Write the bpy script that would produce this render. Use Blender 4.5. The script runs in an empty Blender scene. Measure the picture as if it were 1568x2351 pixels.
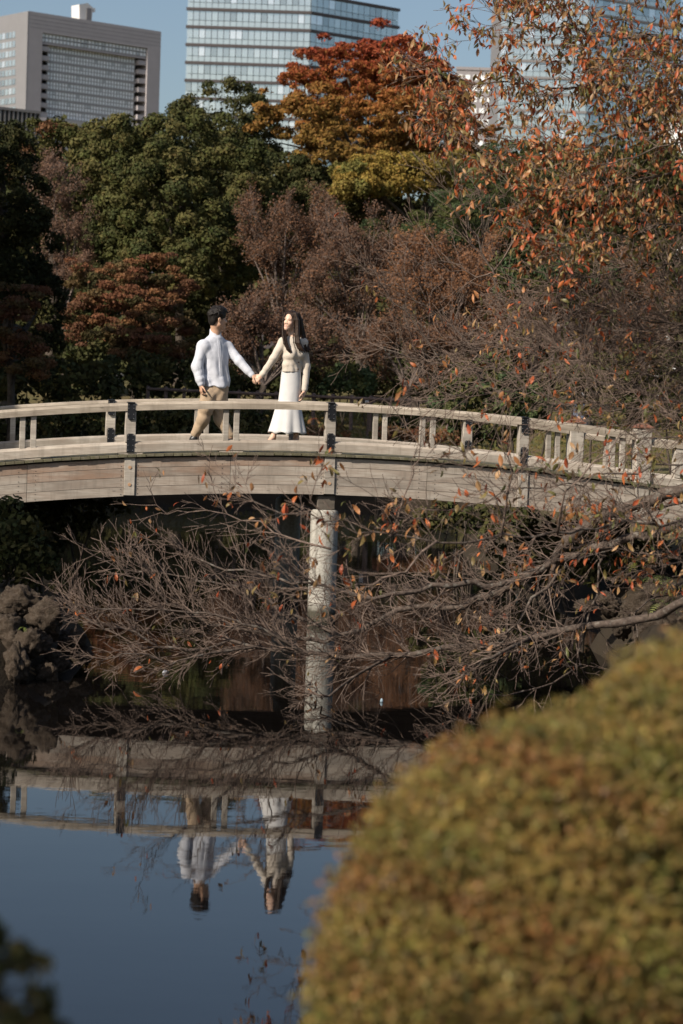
import bpy, math, random
import numpy as np
from mathutils import Vector, Matrix, Euler

R = math.radians
# ------------------------------------------------------------------ camera, sky, sun, exposure
scene = bpy.context.scene
FPX = 5224.0            # focal length in units of a 1568 x 2351 picture
EYE = 2.75              # eye height above the datum (the water lies a little below it)
PITCH = math.atan(282.5 / FPX)
ROLL = R(1.9)
WATER_Z = -0.07
cam_data = bpy.data.cameras.new('camera')
cam = bpy.data.objects.new('camera', cam_data)
scene.collection.objects.link(cam)
CAM_M = Matrix.Rotation(math.pi / 2 - PITCH, 3, 'X') @ Matrix.Rotation(ROLL, 3, 'Z')
cam.matrix_world = Matrix.Translation((0, 0, EYE)) @ CAM_M.to_4x4()
cam_data.sensor_fit = 'VERTICAL'
cam_data.sensor_height = 36.0
cam_data.sensor_width = 24.0
cam_data.lens = FPX / 2351.0 * 36.0
cam_data.clip_start = 0.1
cam_data.clip_end = 6000
cam_data.dof.use_dof = True
cam_data.dof.focus_distance = 28.2
cam_data.dof.aperture_fstop = 3.0
cam_data.dof.aperture_blades = 9
scene.camera = cam

SUN_AZ, SUN_EL = R(47), R(36)      # azimuth measured from straight behind the camera towards the left
SUN = Vector((-math.sin(SUN_AZ) * math.cos(SUN_EL), -math.cos(SUN_AZ) * math.cos(SUN_EL), math.sin(SUN_EL)))
world = bpy.data.worlds.new('World'); scene.world = world; world.use_nodes = True
wn = world.node_tree.nodes; wl = world.node_tree.links
wn.clear()
sky = wn.new('ShaderNodeTexSky'); sky.sky_type = 'NISHITA'; sky.sun_disc = False
sky.sun_elevation = SUN_EL
sky.sun_rotation = math.atan2(SUN.x, SUN.y)
sky.altitude = 30; sky.air_density = 1.0; sky.dust_density = 2.2; sky.ozone_density = 1.2
bg = wn.new('ShaderNodeBackground'); bg.inputs['Strength'].default_value = 0.083
wo = wn.new('ShaderNodeOutputWorld')
wl.new(sky.outputs[0], bg.inputs[0]); wl.new(bg.outputs[0], wo.inputs[0])
sun_data = bpy.data.lights.new('sun', 'SUN'); sun_data.energy = 4.8; sun_data.angle = R(0.53)
sun_data.color = (1.0, 0.90, 0.77)
sun_ob = bpy.data.objects.new('sun', sun_data); scene.collection.objects.link(sun_ob)
sun_ob.rotation_euler = (-SUN).to_track_quat('-Z', 'Y').to_euler()
sun_ob.location = (-60, -60, 60)
scene.view_settings.view_transform = 'Standard'; scene.view_settings.look = 'None'
scene.view_settings.exposure = 0.35; scene.view_settings.gamma = 1.0
scene.view_settings.use_curve_mapping = False
scene.render.engine = 'CYCLES'
cy = scene.cycles
cy.use_denoising = True; cy.denoiser = 'OPENIMAGEDENOISE'
cy.max_bounces = 6; cy.diffuse_bounces = 1; cy.glossy_bounces = 4; cy.transmission_bounces = 2
cy.transparent_max_bounces = 4; cy.caustics_reflective = False; cy.caustics_refractive = False
cy.use_adaptive_sampling = True; cy.adaptive_threshold = 0.015

# ------------------------------------------------------------------ helpers
COL = scene.collection
CM = np.array(CAM_M)

def P(x, y, Y):
    """the point of the place seen at (x, y) of the 1568-wide photograph at distance Y"""
    d = CM @ np.array([(x - 784) / FPX, -(y - 1175.5) / FPX, -1.0])
    return np.array([0, 0, EYE]) + d * (Y / d[1])

def on_plane(x, y, o, a):
    """(u, z) where that line of sight meets the upright plane through o along a"""
    d = CM @ np.array([(x - 784) / FPX, -(y - 1175.5) / FPX, -1.0])
    n = np.array([-a[1], a[0]])
    k = (np.array(o[:2]) @ n) / (d[:2] @ n)
    q = np.array([0, 0, EYE]) + k * d
    return (q[:2] - np.array(o[:2])) @ np.array(a[:2]), q[2]

def lin(r, g, b):
    f = lambda c: (c / 255) / 12.92 if c / 255 <= 0.04045 else ((c / 255 + 0.055) / 1.055) ** 2.4
    return np.array([f(r), f(g), f(b)])

def mesh_np(name, V, Fc, col=None, smooth=False):
    """mesh from arrays; faces all with the same number of corners"""
    me = bpy.data.meshes.new(name)
    V = np.asarray(V, dtype=np.float32); Fc = np.asarray(Fc, dtype=np.int32)
    n, k = Fc.shape
    me.vertices.add(len(V)); me.vertices.foreach_set('co', V.ravel())
    me.loops.add(n * k); me.loops.foreach_set('vertex_index', Fc.ravel())
    me.polygons.add(n)
    me.polygons.foreach_set('loop_start', np.arange(0, n * k, k, dtype=np.int32))
    if smooth:
        me.polygons.foreach_set('use_smooth', np.ones(n, dtype=bool))
    me.update(calc_edges=True)
    if col is not None:
        c = np.ones((len(V), 4), dtype=np.float32); c[:, :3] = col
        at = me.color_attributes.new('Col', 'FLOAT_COLOR', 'POINT')
        at.data.foreach_set('color', c.ravel())
    return me

def mesh_py(name, V, Fc, smooth=False):
    me = bpy.data.meshes.new(name)
    me.from_pydata([tuple(map(float, v)) for v in V], [], [tuple(int(i) for i in f) for f in Fc])
    if smooth:
        me.polygons.foreach_set('use_smooth', np.ones(len(me.polygons), dtype=bool))
    me.update()
    return me

def obj(name, me, mat=None, parent=None, loc=None, rot=None, kind=None):
    o = bpy.data.objects.new(name, me); COL.objects.link(o)
    if mat is not None and me is not None and len(me.materials) == 0:
        me.materials.append(mat)
    if loc is not None: o.location = tuple(map(float, loc))
    if rot is not None: o.rotation_euler = rot
    if parent is not None: o.parent = parent
    if kind: o['kind'] = kind
    return o

def tag(o, label, cat, group=None, kind=None):
    o['label'] = label
    o['category'] = cat
    if group: o['group'] = group
    if kind: o['kind'] = kind
    return o

def empty(name, loc, label, cat, group=None):
    o = bpy.data.objects.new(name, None); COL.objects.link(o)
    o.empty_display_size = 0.2
    o.location = tuple(map(float, loc))
    return tag(o, label, cat, group)

class MB:
    """collects shapes for one mesh"""
    def __init__(s): s.v = []; s.f = []
    def add(s, V, Fc):
        b = len(s.v); s.v.extend([tuple(map(float, v)) for v in V]); s.f.extend([tuple(i + b for i in f) for f in Fc])
    def box(s, lo, hi, bev=0.0):
        x0, y0, z0 = lo; x1, y1, z1 = hi
        if bev <= 0:
            V = [(x0,y0,z0),(x1,y0,z0),(x1,y1,z0),(x0,y1,z0),(x0,y0,z1),(x1,y0,z1),(x1,y1,z1),(x0,y1,z1)]
            s.add(V, [(0,3,2,1),(4,5,6,7),(0,1,5,4),(1,2,6,5),(2,3,7,6),(3,0,4,7)])
        else:
            import itertools
            b = bev; V = []; idx = {}
            for sx, sy, sz in itertools.product((0,1),(0,1),(0,1)):
                cx, cy_, cz = (x0,x1)[sx], (y0,y1)[sy], (z0,z1)[sz]
                dx, dy, dz = (b,-b)[sx], (b,-b)[sy], (b,-b)[sz]
                idx[sx,sy,sz,0] = len(V); V.append((cx, cy_+dy, cz+dz))
                idx[sx,sy,sz,1] = len(V); V.append((cx+dx, cy_, cz+dz))
                idx[sx,sy,sz,2] = len(V); V.append((cx+dx, cy_+dy, cz))
            Fc = []
            for a in range(3):
                for q in (0,1):
                    o = [i for i in range(3) if i != a]
                    ring = []
                    for (u, v) in ((0,0),(1,0),(1,1),(0,1)):
                        k = [0,0,0]; k[a] = q; k[o[0]] = u; k[o[1]] = v
                        ring.append(idx[k[0],k[1],k[2],a])
                    Fc.append(ring)
            for a in range(3):
                o = [i for i in range(3) if i != a]
                for u, v in itertools.product((0,1),(0,1)):
                    k0 = [0,0,0]; k0[o[0]] = u; k0[o[1]] = v
                    k1 = list(k0); k1[a] = 1
                    Fc.append([idx[(*k0, o[0])], idx[(*k1, o[0])], idx[(*k1, o[1])], idx[(*k0, o[1])]])
            for k in itertools.product((0,1),(0,1),(0,1)):
                Fc.append([idx[(*k,0)], idx[(*k,1)], idx[(*k,2)]])
            # orient outward
            c = Vector(((x0+x1)/2, (y0+y1)/2, (z0+z1)/2)); out = []
            for f in Fc:
                p = [Vector(V[i]) for i in f]
                nn = (p[1]-p[0]).cross(p[2]-p[0]); m = sum(p, Vector())/len(p)
                out.append(tuple(f) if nn.dot(m-c) > 0 else tuple(reversed(f)))
            s.add(V, out)
    def loft(s, rings, cap=True):
        n = len(rings[0]); V = [p for r in rings for p in r]; Fc = []
        for i in range(len(rings)-1):
            for j in range(n):
                k = (j+1) % n
                Fc.append((i*n+j, i*n+k, (i+1)*n+k, (i+1)*n+j))
        if cap:
            Fc.append(tuple(range(n-1, -1, -1))); Fc.append(tuple((len(rings)-1)*n + j for j in range(n)))
        s.add(V, Fc)
    def tube(s, pts, rad, n=6, cap=True):
        pts = [np.array(p, float) for p in pts]; rings = []
        for i, p in enumerate(pts):
            t = pts[min(i+1, len(pts)-1)] - pts[max(i-1, 0)]; t /= np.linalg.norm(t) + 1e-9
            u = np.cross(t, (0.31, 0.17, 0.93)); 
            if np.linalg.norm(u) < 1e-3: u = np.cross(t, (1, 0, 0))
            u /= np.linalg.norm(u); w = np.cross(t, u)
            r = rad[i] if hasattr(rad, '__len__') else rad
            rings.append([p + r*(math.cos(2*math.pi*j/n)*u + math.sin(2*math.pi*j/n)*w) for j in range(n)])
        s.loft(rings, cap)
    def mesh(s, name, smooth=False): return mesh_py(name, s.v, s.f, smooth)
    def build(s, name, mat, parent=None, smooth=False, **k): return obj(name, s.mesh(name, smooth), mat, parent, **k)

def segs_mesh(name, S, n=3, col=None):
    """array of segments (p0, p1, r0, r1) as open n-sided prisms"""
    S = np.asarray(S, dtype=np.float32)
    p0 = S[:, 0:3]; p1 = S[:, 3:6]; r0 = S[:, 6:7]; r1 = S[:, 7:8]
    t = p1 - p0; t /= np.linalg.norm(t, axis=1, keepdims=True) + 1e-9
    ref = np.where(np.abs(t[:, 2:3]) > 0.9, np.array([[1., 0, 0]]), np.array([[0, 0, 1.]]))
    u = np.cross(t, ref); u /= np.linalg.norm(u, axis=1, keepdims=True) + 1e-9
    w = np.cross(t, u)
    V = []
    for p, r in ((p0, r0), (p1, r1)):
        for j in range(n):
            a = 2*math.pi*j/n
            V.append(p + r*(math.cos(a)*u + math.sin(a)*w))
    V = np.stack(V, 1)                       # (m, 2n, 3)
    m = len(S); base = (np.arange(m)*2*n)[:, None, None]
    q = np.array([[j, (j+1) % n, n + (j+1) % n, n + j] for j in range(n)])[None]
    Fc = (base + q).reshape(-1, 4)
    c = None
    if col is not None: c = np.repeat(np.asarray(col), 2*n, axis=0)
    return mesh_np(name, V.reshape(-1, 3), Fc, c, smooth=True)

# ------------------------------------------------------------------ node materials
MATS = {}
def new_mat(name):
    m = bpy.data.materials.new(name); m.use_nodes = True
    nt = m.node_tree; b = nt.nodes['Principled BSDF']
    MATS[name] = m
    return m, nt, b
def N(nt, t, **k):
    n = nt.nodes.new(t)
    for a, v in k.items(): setattr(n, a, v)
    return n
def ramp(nt, fac, stops):
    r = N(nt, 'ShaderNodeValToRGB')
    e = r.color_ramp.elements
    while len(e) > 1: e.remove(e[-1])
    e[0].position = stops[0][0]; e[0].color = (*stops[0][1], 1)
    for p, c in stops[1:]:
        q = e.new(p); q.color = (*c, 1)
    nt.links.new(fac, r.inputs[0]); return r.outputs[0]
def coords(nt, kind='Object', scale=(1,1,1)):
    tc = N(nt, 'ShaderNodeTexCoord'); mp = N(nt, 'ShaderNodeMapping')
    mp.inputs['Scale'].default_value = scale
    nt.links.new(tc.outputs[kind], mp.inputs[0]); return mp.outputs[0]
def noise(nt, vec, scale, detail=4, rough=0.55, dist=0.0):
    n = N(nt, 'ShaderNodeTexNoise'); n.inputs['Scale'].default_value = scale
    n.inputs['Detail'].default_value = detail; n.inputs['Roughness'].default_value = rough
    n.inputs['Distortion'].default_value = dist
    nt.links.new(vec, n.inputs['Vector']); return n.outputs['Fac']
def mix(nt, fac, a, b, mode='MIX'):
    m = N(nt, 'ShaderNodeMix', data_type='RGBA', blend_type=mode)
    for s, v in ((0, fac), (6, a), (7, b)):
        if isinstance(v, (int, float)): m.inputs[s].default_value = v
        elif isinstance(v, (tuple, list, np.ndarray)): m.inputs[s].default_value = (*v, 1)
        else: nt.links.new(v, m.inputs[s])
    return m.outputs[2]
def bump(nt, b, h, strength=0.3, dist=0.01):
    n = N(nt, 'ShaderNodeBump'); n.inputs['Strength'].default_value = strength; n.inputs['Distance'].default_value = dist
    nt.links.new(h, n.inputs['Height']); nt.links.new(n.outputs[0], b.inputs['Normal'])
def mth(nt, op, a, b=None):
    m = N(nt, 'ShaderNodeMath', operation=op)
    for i, v in enumerate((a, b)):
        if v is None: continue
        if isinstance(v, (int, float)): m.inputs[i].default_value = v
        else: nt.links.new(v, m.inputs[i])
    return m.outputs[0]

def mat_plain(name, c, rough=0.6, metal=0.0, nscale=0, namp=0.15, bstr=0.0, spec=0.5):
    m, nt, b = new_mat(name)
    b.inputs['Roughness'].default_value = rough; b.inputs['Metallic'].default_value = metal
    b.inputs['Specular IOR Level'].default_value = spec
    if nscale:
        v = coords(nt); n = noise(nt, v, nscale)
        c = np.array(c)
        nt.links.new(ramp(nt, n, [(0.25, tuple(c*(1-namp))), (0.75, tuple(np.minimum(1, c*(1+namp))))]), b.inputs['Base Color'])
        if bstr: bump(nt, b, n, bstr, 0.01)
    else:
        b.inputs['Base Color'].default_value = (*c, 1)
    return m

def mat_wood(name, light, dark, stain=None, stain_amt=0.0, green=0.0, grain=1.0):
    m, nt, b = new_mat(name)
    b.inputs['Roughness'].default_value = 0.75; b.inputs['Specular IOR Level'].default_value = 0.25
    tc = N(nt, 'ShaderNodeTexCoord'); oi = N(nt, 'ShaderNodeObjectInfo')
    off = N(nt, 'ShaderNodeVectorMath', operation='ADD')
    sc = N(nt, 'ShaderNodeVectorMath', operation='SCALE'); sc.inputs[3].default_value = 37.0
    cmb = N(nt, 'ShaderNodeCombineXYZ')
    for i in range(3): nt.links.new(oi.outputs['Random'], cmb.inputs[i])
    nt.links.new(cmb.outputs[0], sc.inputs[0])
    nt.links.new(tc.outputs['Object'], off.inputs[0]); nt.links.new(sc.outputs[0], off.inputs[1])
    mp = N(nt, 'ShaderNodeMapping'); mp.inputs['Scale'].default_value = (1.3, 16, 16)
    nt.links.new(off.outputs[0], mp.inputs[0])
    g = noise(nt, mp.outputs[0], 3.0, 6, 0.62, 0.6)
    mp2 = N(nt, 'ShaderNodeMapping'); mp2.inputs['Scale'].default_value = (1.4, 5, 5)
    nt.links.new(off.outputs[0], mp2.inputs[0])
    big = noise(nt, mp2.outputs[0], 1.6, 3, 0.5)
    c = ramp(nt, g, [(0.28, tuple(dark)), (0.52, tuple((np.array(light)+np.array(dark))/2)), (0.72, tuple(light))])
    c = mix(nt, mth(nt, 'MULTIPLY', ramp(nt, big, [(0.42, (0,0,0)), (0.62, (1,1,1))]), 0.62*grain), c, tuple(np.array(dark)*0.8))
    if stain is not None:
        mp3 = N(nt, 'ShaderNodeMapping'); mp3.inputs['Scale'].default_value = (1.2, 2, 6)
        mp3.inputs['Location'].default_value = (3.1, 5.2, 1.7)
        nt.links.new(off.outputs[0], mp3.inputs[0])
        sn = noise(nt, mp3.outputs[0], 1.5, 4, 0.55)
        c = mix(nt, mth(nt, 'MULTIPLY', ramp(nt, sn, [(0.38, (0,0,0)), (0.6, (1,1,1))]), stain_amt), c, tuple(stain))
    mp4 = N(nt, 'ShaderNodeMapping'); mp4.inputs['Scale'].default_value = (7, 2, 0.8); nt.links.new(off.outputs[0], mp4.inputs[0])
    dr = noise(nt, mp4.outputs[0], 1.7, 5, 0.65, 0.4)          # water streaks running down the timber
    c = mix(nt, mth(nt, 'MULTIPLY', ramp(nt, dr, [(0.50, (0,0,0)), (0.68, (1,1,1))]), 0.42), c, tuple(np.array(dark)*0.62))
    kn = N(nt, 'ShaderNodeTexVoronoi'); kn.inputs['Scale'].default_value = 2.2; mp5 = N(nt, 'ShaderNodeMapping'); mp5.inputs['Scale'].default_value = (1.2, 3, 3)
    nt.links.new(off.outputs[0], mp5.inputs[0]); nt.links.new(mp5.outputs[0], kn.inputs['Vector'])
    c = mix(nt, mth(nt, 'MULTIPLY', ramp(nt, kn.outputs['Distance'], [(0.03, (1,1,1)), (0.085, (0,0,0))]), 0.7), c, tuple(np.array(dark)*0.45))   # knots
    if green:
        gn = noise(nt, off.outputs[0], 14, 3)
        c = mix(nt, mth(nt, 'MULTIPLY', ramp(nt, gn, [(0.35, (0,0,0)), (0.65, (1,1,1))]), green), c, (0.085, 0.085, 0.035))
    br = mth(nt, 'ADD', mth(nt, 'MULTIPLY', oi.outputs['Random'], 0.24), 0.88)
    hs = N(nt, 'ShaderNodeHueSaturation'); nt.links.new(c, hs.inputs['Color']); nt.links.new(br, hs.inputs['Value'])
    nt.links.new(hs.outputs[0], b.inputs['Base Color'])
    bump(nt, b, g, 0.35, 0.004)
    return m

def mat_leaf(name, transl=0.25, rough=0.55, attr=True, ramp_stops=None, spec=0.35):
    m, nt, b = new_mat(name)
    b.inputs['Roughness'].default_value = rough; b.inputs['Specular IOR Level'].default_value = spec
    a = N(nt, 'ShaderNodeVertexColor'); a.layer_name = 'Col'
    nt.links.new(a.outputs[0], b.inputs['Base Color'])
    t = N(nt, 'ShaderNodeBsdfTranslucent'); nt.links.new(a.outputs[0], t.inputs[0])
    mx = N(nt, 'ShaderNodeMixShader'); mx.inputs[0].default_value = transl
    out = nt.nodes['Material Output']
    nt.links.new(b.outputs[0], mx.inputs[1]); nt.links.new(t.outputs[0], mx.inputs[2]); nt.links.new(mx.outputs[0], out.inputs[0])
    return m

def mat_bark(name, a, bcol, scale=18, lichen=0.0):
    m, nt, b = new_mat(name)
    b.inputs['Roughness'].default_value = 0.85; b.inputs['Specular IOR Level'].default_value = 0.2
    v = coords(nt, 'Object', (1, 1, 1)); n = noise(nt, v, scale, 5, 0.6, 0.4)
    c = ramp(nt, n, [(0.3, tuple(a)), (0.7, tuple(bcol))])
    if lichen:
        n2 = noise(nt, v, scale*0.7, 3)
        c = mix(nt, mth(nt, 'MULTIPLY', ramp(nt, n2, [(0.55, (0,0,0)), (0.66, (1,1,1))]), lichen), c, (0.36, 0.35, 0.31))
    nt.links.new(c, b.inputs['Base Color']); bump(nt, b, n, 0.6, 0.01)
    return m

rng = np.random.default_rng(11)
# ------------------------------------------------------------------ ground and water
POND = np.array([(-9,3.4),(-3,4.6),(-1.0,5.2),(-.35,6.2),(.3,8),(1.2,11),(2.2,16),(2.7,20),(3.1,25),(3.6,29),(3.2,34),(2.3,40),
                 (3.4,50),(5.5,58),(0,60.5),(-6,61.5),(-16,60),(-24,54),(-22,46),(-10,43),(-6.2,40),(-5.0,34),(-3.9,29),
                 (-3.0,25),(-2.65,22.6),(-3.0,21.0),(-4.4,20.0),(-7,18),(-13,14),(-16,8)], float)
def pond_dist(X, Y):
    """signed distance to the shore, positive on land"""
    d = np.full(X.shape, 1e9); inside = np.zeros(X.shape, bool)
    n = len(POND)
    for i in range(n):
        ax, ay = POND[i]; bx, by = POND[(i+1) % n]
        ex, ey = bx-ax, by-ay
        t = np.clip(((X-ax)*ex + (Y-ay)*ey)/(ex*ex+ey*ey), 0, 1)
        d = np.minimum(d, np.hypot(X-ax-t*ex, Y-ay-t*ey))
        c = ((ay > Y) != (by > Y)) & (X < (bx-ax)*(Y-ay)/((by-ay) if by != ay else 1e-9) + ax)
        inside ^= c
    return np.where(inside, -d, d)
def wob(X, Y, f, s):
    return (np.sin(X*f+s)*np.cos(Y*f*1.13+s*2.1) + 0.5*np.sin(X*f*2.3+s*3.3+Y*f*1.7))/1.5
def land(X, Y):
    X = np.asarray(X, float); Y = np.asarray(Y, float)
    d = pond_dist(X, Y) + 0.22*wob(X, Y, 1.6, 0.7)
    sm = lambda a, b, v: (lambda t: t*t*(3-2*t))(np.clip((v-a)/(b-a), 0, 1))
    z = -0.9 + 1.35*sm(-0.9, 0.35, d) + 0.75*sm(0.3, 3.0, d) + 0.07*np.clip(d-3, 0, 22) 
    z += 0.06*wob(X, Y, 0.9, 1.9)*sm(0, 2, d)
    return z
def land1(x, y): return float(land(np.array([x]), np.array([y]))[0])

gx = np.unique(np.concatenate([np.linspace(-3000, -60, 14), np.linspace(-60, -14, 40), np.linspace(-14, 14, 110), np.linspace(14, 60, 40), np.linspace(60, 3000, 14)]))
gy = np.unique(np.concatenate([np.linspace(-1500, -8, 8), np.linspace(-8, 64, 170), np.linspace(64, 110, 50), np.linspace(110, 4500, 18)]))
GX, GY = np.meshgrid(gx, gy, indexing='ij')
GZ = land(GX, GY)
nx, ny = GX.shape
ii = (np.arange(nx-1)[:, None]*ny + np.arange(ny-1)[None]).ravel()
ground_me = mesh_np('ground', np.stack([GX, GY, GZ], -1).reshape(-1, 3), np.stack([ii, ii+ny, ii+ny+1, ii+1], 1), smooth=True)
m, nt, b = new_mat('earth_and_grass')
b.inputs['Roughness'].default_value = 0.9; b.inputs['Specular IOR Level'].default_value = 0.15
v = coords(nt); n1 = noise(nt, v, 0.35, 4); n2 = noise(nt, v, 6, 5); n3 = noise(nt, v, 40, 3)
c = ramp(nt, n1, [(0.40, (0.085, 0.095, 0.032)), (0.52, (0.135, 0.11, 0.04)), (0.66, (0.15, 0.098, 0.052))])
c = mix(nt, ramp(nt, n2, [(0.35, (0,0,0)), (0.7, (0.75,)*3)]), c, (0.07, 0.052, 0.03))
c = mix(nt, 0.4, c, ramp(nt, n3, [(0.3, (0.03, 0.028, 0.015)), (0.7, (0.22, 0.19, 0.09))]))
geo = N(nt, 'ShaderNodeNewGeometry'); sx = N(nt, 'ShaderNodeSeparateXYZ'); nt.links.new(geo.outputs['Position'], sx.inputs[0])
wet = ramp(nt, sx.outputs['Z'], [(0.0, (1,1,1)), (0.5, (1,1,1)), (1.0, (0,0,0))])  # low banks darkened: wet earth plus painted shade under the bridge
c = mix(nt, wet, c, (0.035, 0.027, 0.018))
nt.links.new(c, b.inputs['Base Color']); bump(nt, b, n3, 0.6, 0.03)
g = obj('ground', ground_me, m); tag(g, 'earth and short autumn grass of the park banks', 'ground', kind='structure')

m, nt, b = new_mat('pond_water')
b.inputs['Base Color'].default_value = (0.0045, 0.0038, 0.0035, 1); b.inputs['Roughness'].default_value = 0.015
b.inputs['IOR'].default_value = 1.42; b.inputs['Specular IOR Level'].default_value = 0.5
v = coords(nt, 'Object', (0.55, 1.0, 1)); n1 = noise(nt, v, 1.6, 2, 0.4); v2 = coords(nt, 'Object', (1.0, 2.4, 1)); n2 = noise(nt, v2, 6.0, 2, 0.5)
hsum = mth(nt, 'ADD', n1, mth(nt, 'MULTIPLY', n2, 0.16))
bump(nt, b, hsum, 0.022, 0.05)
w = obj('water', mesh_py('water', [(-30, 2.6, WATER_Z), (12, 2.6, WATER_Z), (12, 66, WATER_Z), (-30, 66, WATER_Z)], [(0,1,2,3)]), m)
tag(w, 'still dark pond water mirroring the bridge and the sky', 'water', kind='structure')

# ------------------------------------------------------------------ far buildings
M_CONC = mat_plain('facade_brown', (0.42, 0.39, 0.395), 0.8, nscale=0.25, namp=0.06)
M_CONC_L = mat_plain('facade_base_grey', (0.40, 0.39, 0.385), 0.8, nscale=0.2, namp=0.06)
M_WHITE = mat_plain('white_panel', (0.62, 0.61, 0.59), 0.6, nscale=0.3, namp=0.05)
M_BAND = mat_plain('dark_band', (0.060, 0.050, 0.052), 0.5)
M_FIN = mat_plain('fin_metal', (0.20, 0.19, 0.19), 0.5)
M_DGLASS = mat_plain('dark_glass', (0.012, 0.018, 0.022), 0.12, spec=0.6)
M_PINK = mat_plain('pale_stone', (0.27, 0.25, 0.255), 0.8, nscale=0.3, namp=0.05)
def mat_glass(name, stops, metal=0.55, rough=0.12):
    m, nt, b = new_mat(name)
    oi = N(nt, 'ShaderNodeObjectInfo')
    nt.links.new(ramp(nt, oi.outputs['Random'], stops), b.inputs['Base Color'])
    b.inputs['Roughness'].default_value = rough; b.inputs['Metallic'].default_value = metal
    v = coords(nt, 'Object'); n = noise(nt, v, 0.7, 2); bump(nt, b, n, 0.03, 0.2)
    return m
M_GLASS_A = mat_glass('glass_pale', [(0.0, (0.50,0.53,0.54)), (0.2, (0.86,0.90,0.90)), (0.93, (0.98,0.99,0.99))], 0.0, 0.12)  # near-white base carries the bright sky reflection of the panes
M_GLASS_M = mat_glass('glass_tower', [(0.0, (0.45,0.50,0.51)), (0.3, (0.60,0.66,0.67)), (0.85, (0.68,0.74,0.74)), (0.95, (0.95,0.97,0.97))], 0.8, 0.06)

def prism(name, pts, z0, z1, mat, parent):
    n = len(pts); V = [(p[0], p[1], z0) for p in pts] + [(p[0], p[1], z1) for p in pts]
    Fc = [tuple(range(n-1, -1, -1)), tuple(range(n, 2*n))] + [(i, (i+1) % n, n+(i+1) % n, n+i) for i in range(n)]
    return obj(name, mesh_py(name, V, Fc), mat, parent)
class Face:
    """an upright facade plane: u along it, w out of it"""
    def __init__(s, o, e, parent):
        s.o = np.array(o[:2], float); a = np.array(e[:2], float) - s.o; s.L = np.linalg.norm(a); s.a = a/s.L
        s.n = np.array([s.a[1], -s.a[0]]); s.parent = parent      # outward when going right as seen from the camera
        s.cache = {}
    def pt(s, u, w): q = s.o + s.a*u + s.n*w; return (q[0], q[1])
    def uz(s, x, y): return on_plane(x, y, s.o, s.a)
    def slab(s, name, u0, u1, z0, z1, w0, w1, mat, parent=None, joined=None):
        """a box on the facade; alike boxes share a mesh"""
        key = (name, round(u1-u0, 3), round(z1-z0, 3), round(w1-w0, 3), mat.name)
        hu, hz, hw = (u1-u0)/2, (z1-z0)/2, (w1-w0)/2
        c = s.o + s.a*(u0+hu) + s.n*(w0+hw)
        if joined is not None:
            V = []
            for du, dw, dz in ((-hu,-hw,-hz),(hu,-hw,-hz),(hu,hw,-hz),(-hu,hw,-hz),(-hu,-hw,hz),(hu,-hw,hz),(hu,hw,hz),(-hu,hw,hz)):
                q = c + s.a*du + s.n*dw; V.append((q[0], q[1], z0+hz+dz))
            joined.add(V, [(0,3,2,1),(4,5,6,7),(0,1,5,4),(1,2,6,5),(2,3,7,6),(3,0,4,7)]); return
        if key not in s.cache:
            mb = MB(); mb.box((-hu, -hw, -hz), (hu, hw, hz)); s.cache[key] = mb.mesh(name); s.cache[key].materials.append(mat)
        return obj(name, s.cache[key], None, parent or s.parent, (c[0], c[1], z0+hz), (0, 0, math.atan2(s.a[1], s.a[0])))

def base_z(x, y): return land1(x, y)
# --- brown office block with a deep glazed opening
ca = P(66, 25, 800); cb = P(370, 72, 837)
block = empty('office_block', (ca[0], ca[1], 0), 'tall grey brown office block with a deep framed glass front', 'building')
block.location = (0, 0, 0)
zt = ca[2]
fr = Face(ca, cb, block)
lv = -fr.n*70.0
pA, pB = fr.o, fr.o + fr.a*fr.L
u0, zr1 = fr.uz(99.7, 75); u1, zr1b = fr.uz(339, 111); _, zr0 = fr.uz(96, 268)
zr1 = (zr1 + zr1b)/2
u0 -= 0.3
prism('wall', [pA - fr.n*7, pB - fr.n*7, pB+lv, pA+lv], 0, zt-0.3, M_CONC, block)       # the body behind the frame
fr.slab('pier', 0, u0, 30, zr1, -7, 0, M_CONC); fr.slab('pier', u1, fr.L, 30, zr1, -7, 0, M_CONC)
fr.slab('top_beam', 0, fr.L, zr1, zt, -7, 0, M_CONC)
fr.slab('plinth', 0, fr.L, 0, zr0, -7, 0.4, M_CONC_L)
# dark joints of the cladding
jm = MB()
for k in range(1, 5): fr.slab('joint', 0.2, fr.L-0.2, zr1 + (zt-zr1)*k/5, zr1 + (zt-zr1)*k/5 + 0.12, 0.0, 0.02, M_BAND, joined=jm)
jm.build('cladding_joint', M_FIN, block)
W = u1-u0; nfl = 8; strip = 0.105*(zr1-zr0)
fh = (zr1-zr0-strip)/nfl
nc = 30; cw = W/nc; gap = 0.09*cw
mul = MB(); rest = MB()
for i in range(nc):
    for j in range(2):
        z0_ = zr1 - strip + j*strip/2; fr.slab('pane', u0+i*cw+gap, u0+(i+1)*cw-gap, z0_+0.2, z0_+strip/2-0.2, -1.0, -0.8, M_GLASS_A)
    fr.slab('mullion', u0+i*cw-gap, u0+i*cw+gap, zr1-strip, zr1, -1.1, -0.65, M_FIN, joined=mul)
fr.slab('floor_slab', u0, u1, zr1-strip-0.8, zr1-strip, -7, -0.7, M_CONC)
ui0, ui1 = u0 + 0.085*W, u1 - 0.088*W; cw2 = (ui1-ui0)/nc; g2 = 0.13*cw2
fr.slab('back_wall', u0, u1, zr0, zr1, -6.98, -6.4, M_FIN)
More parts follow.
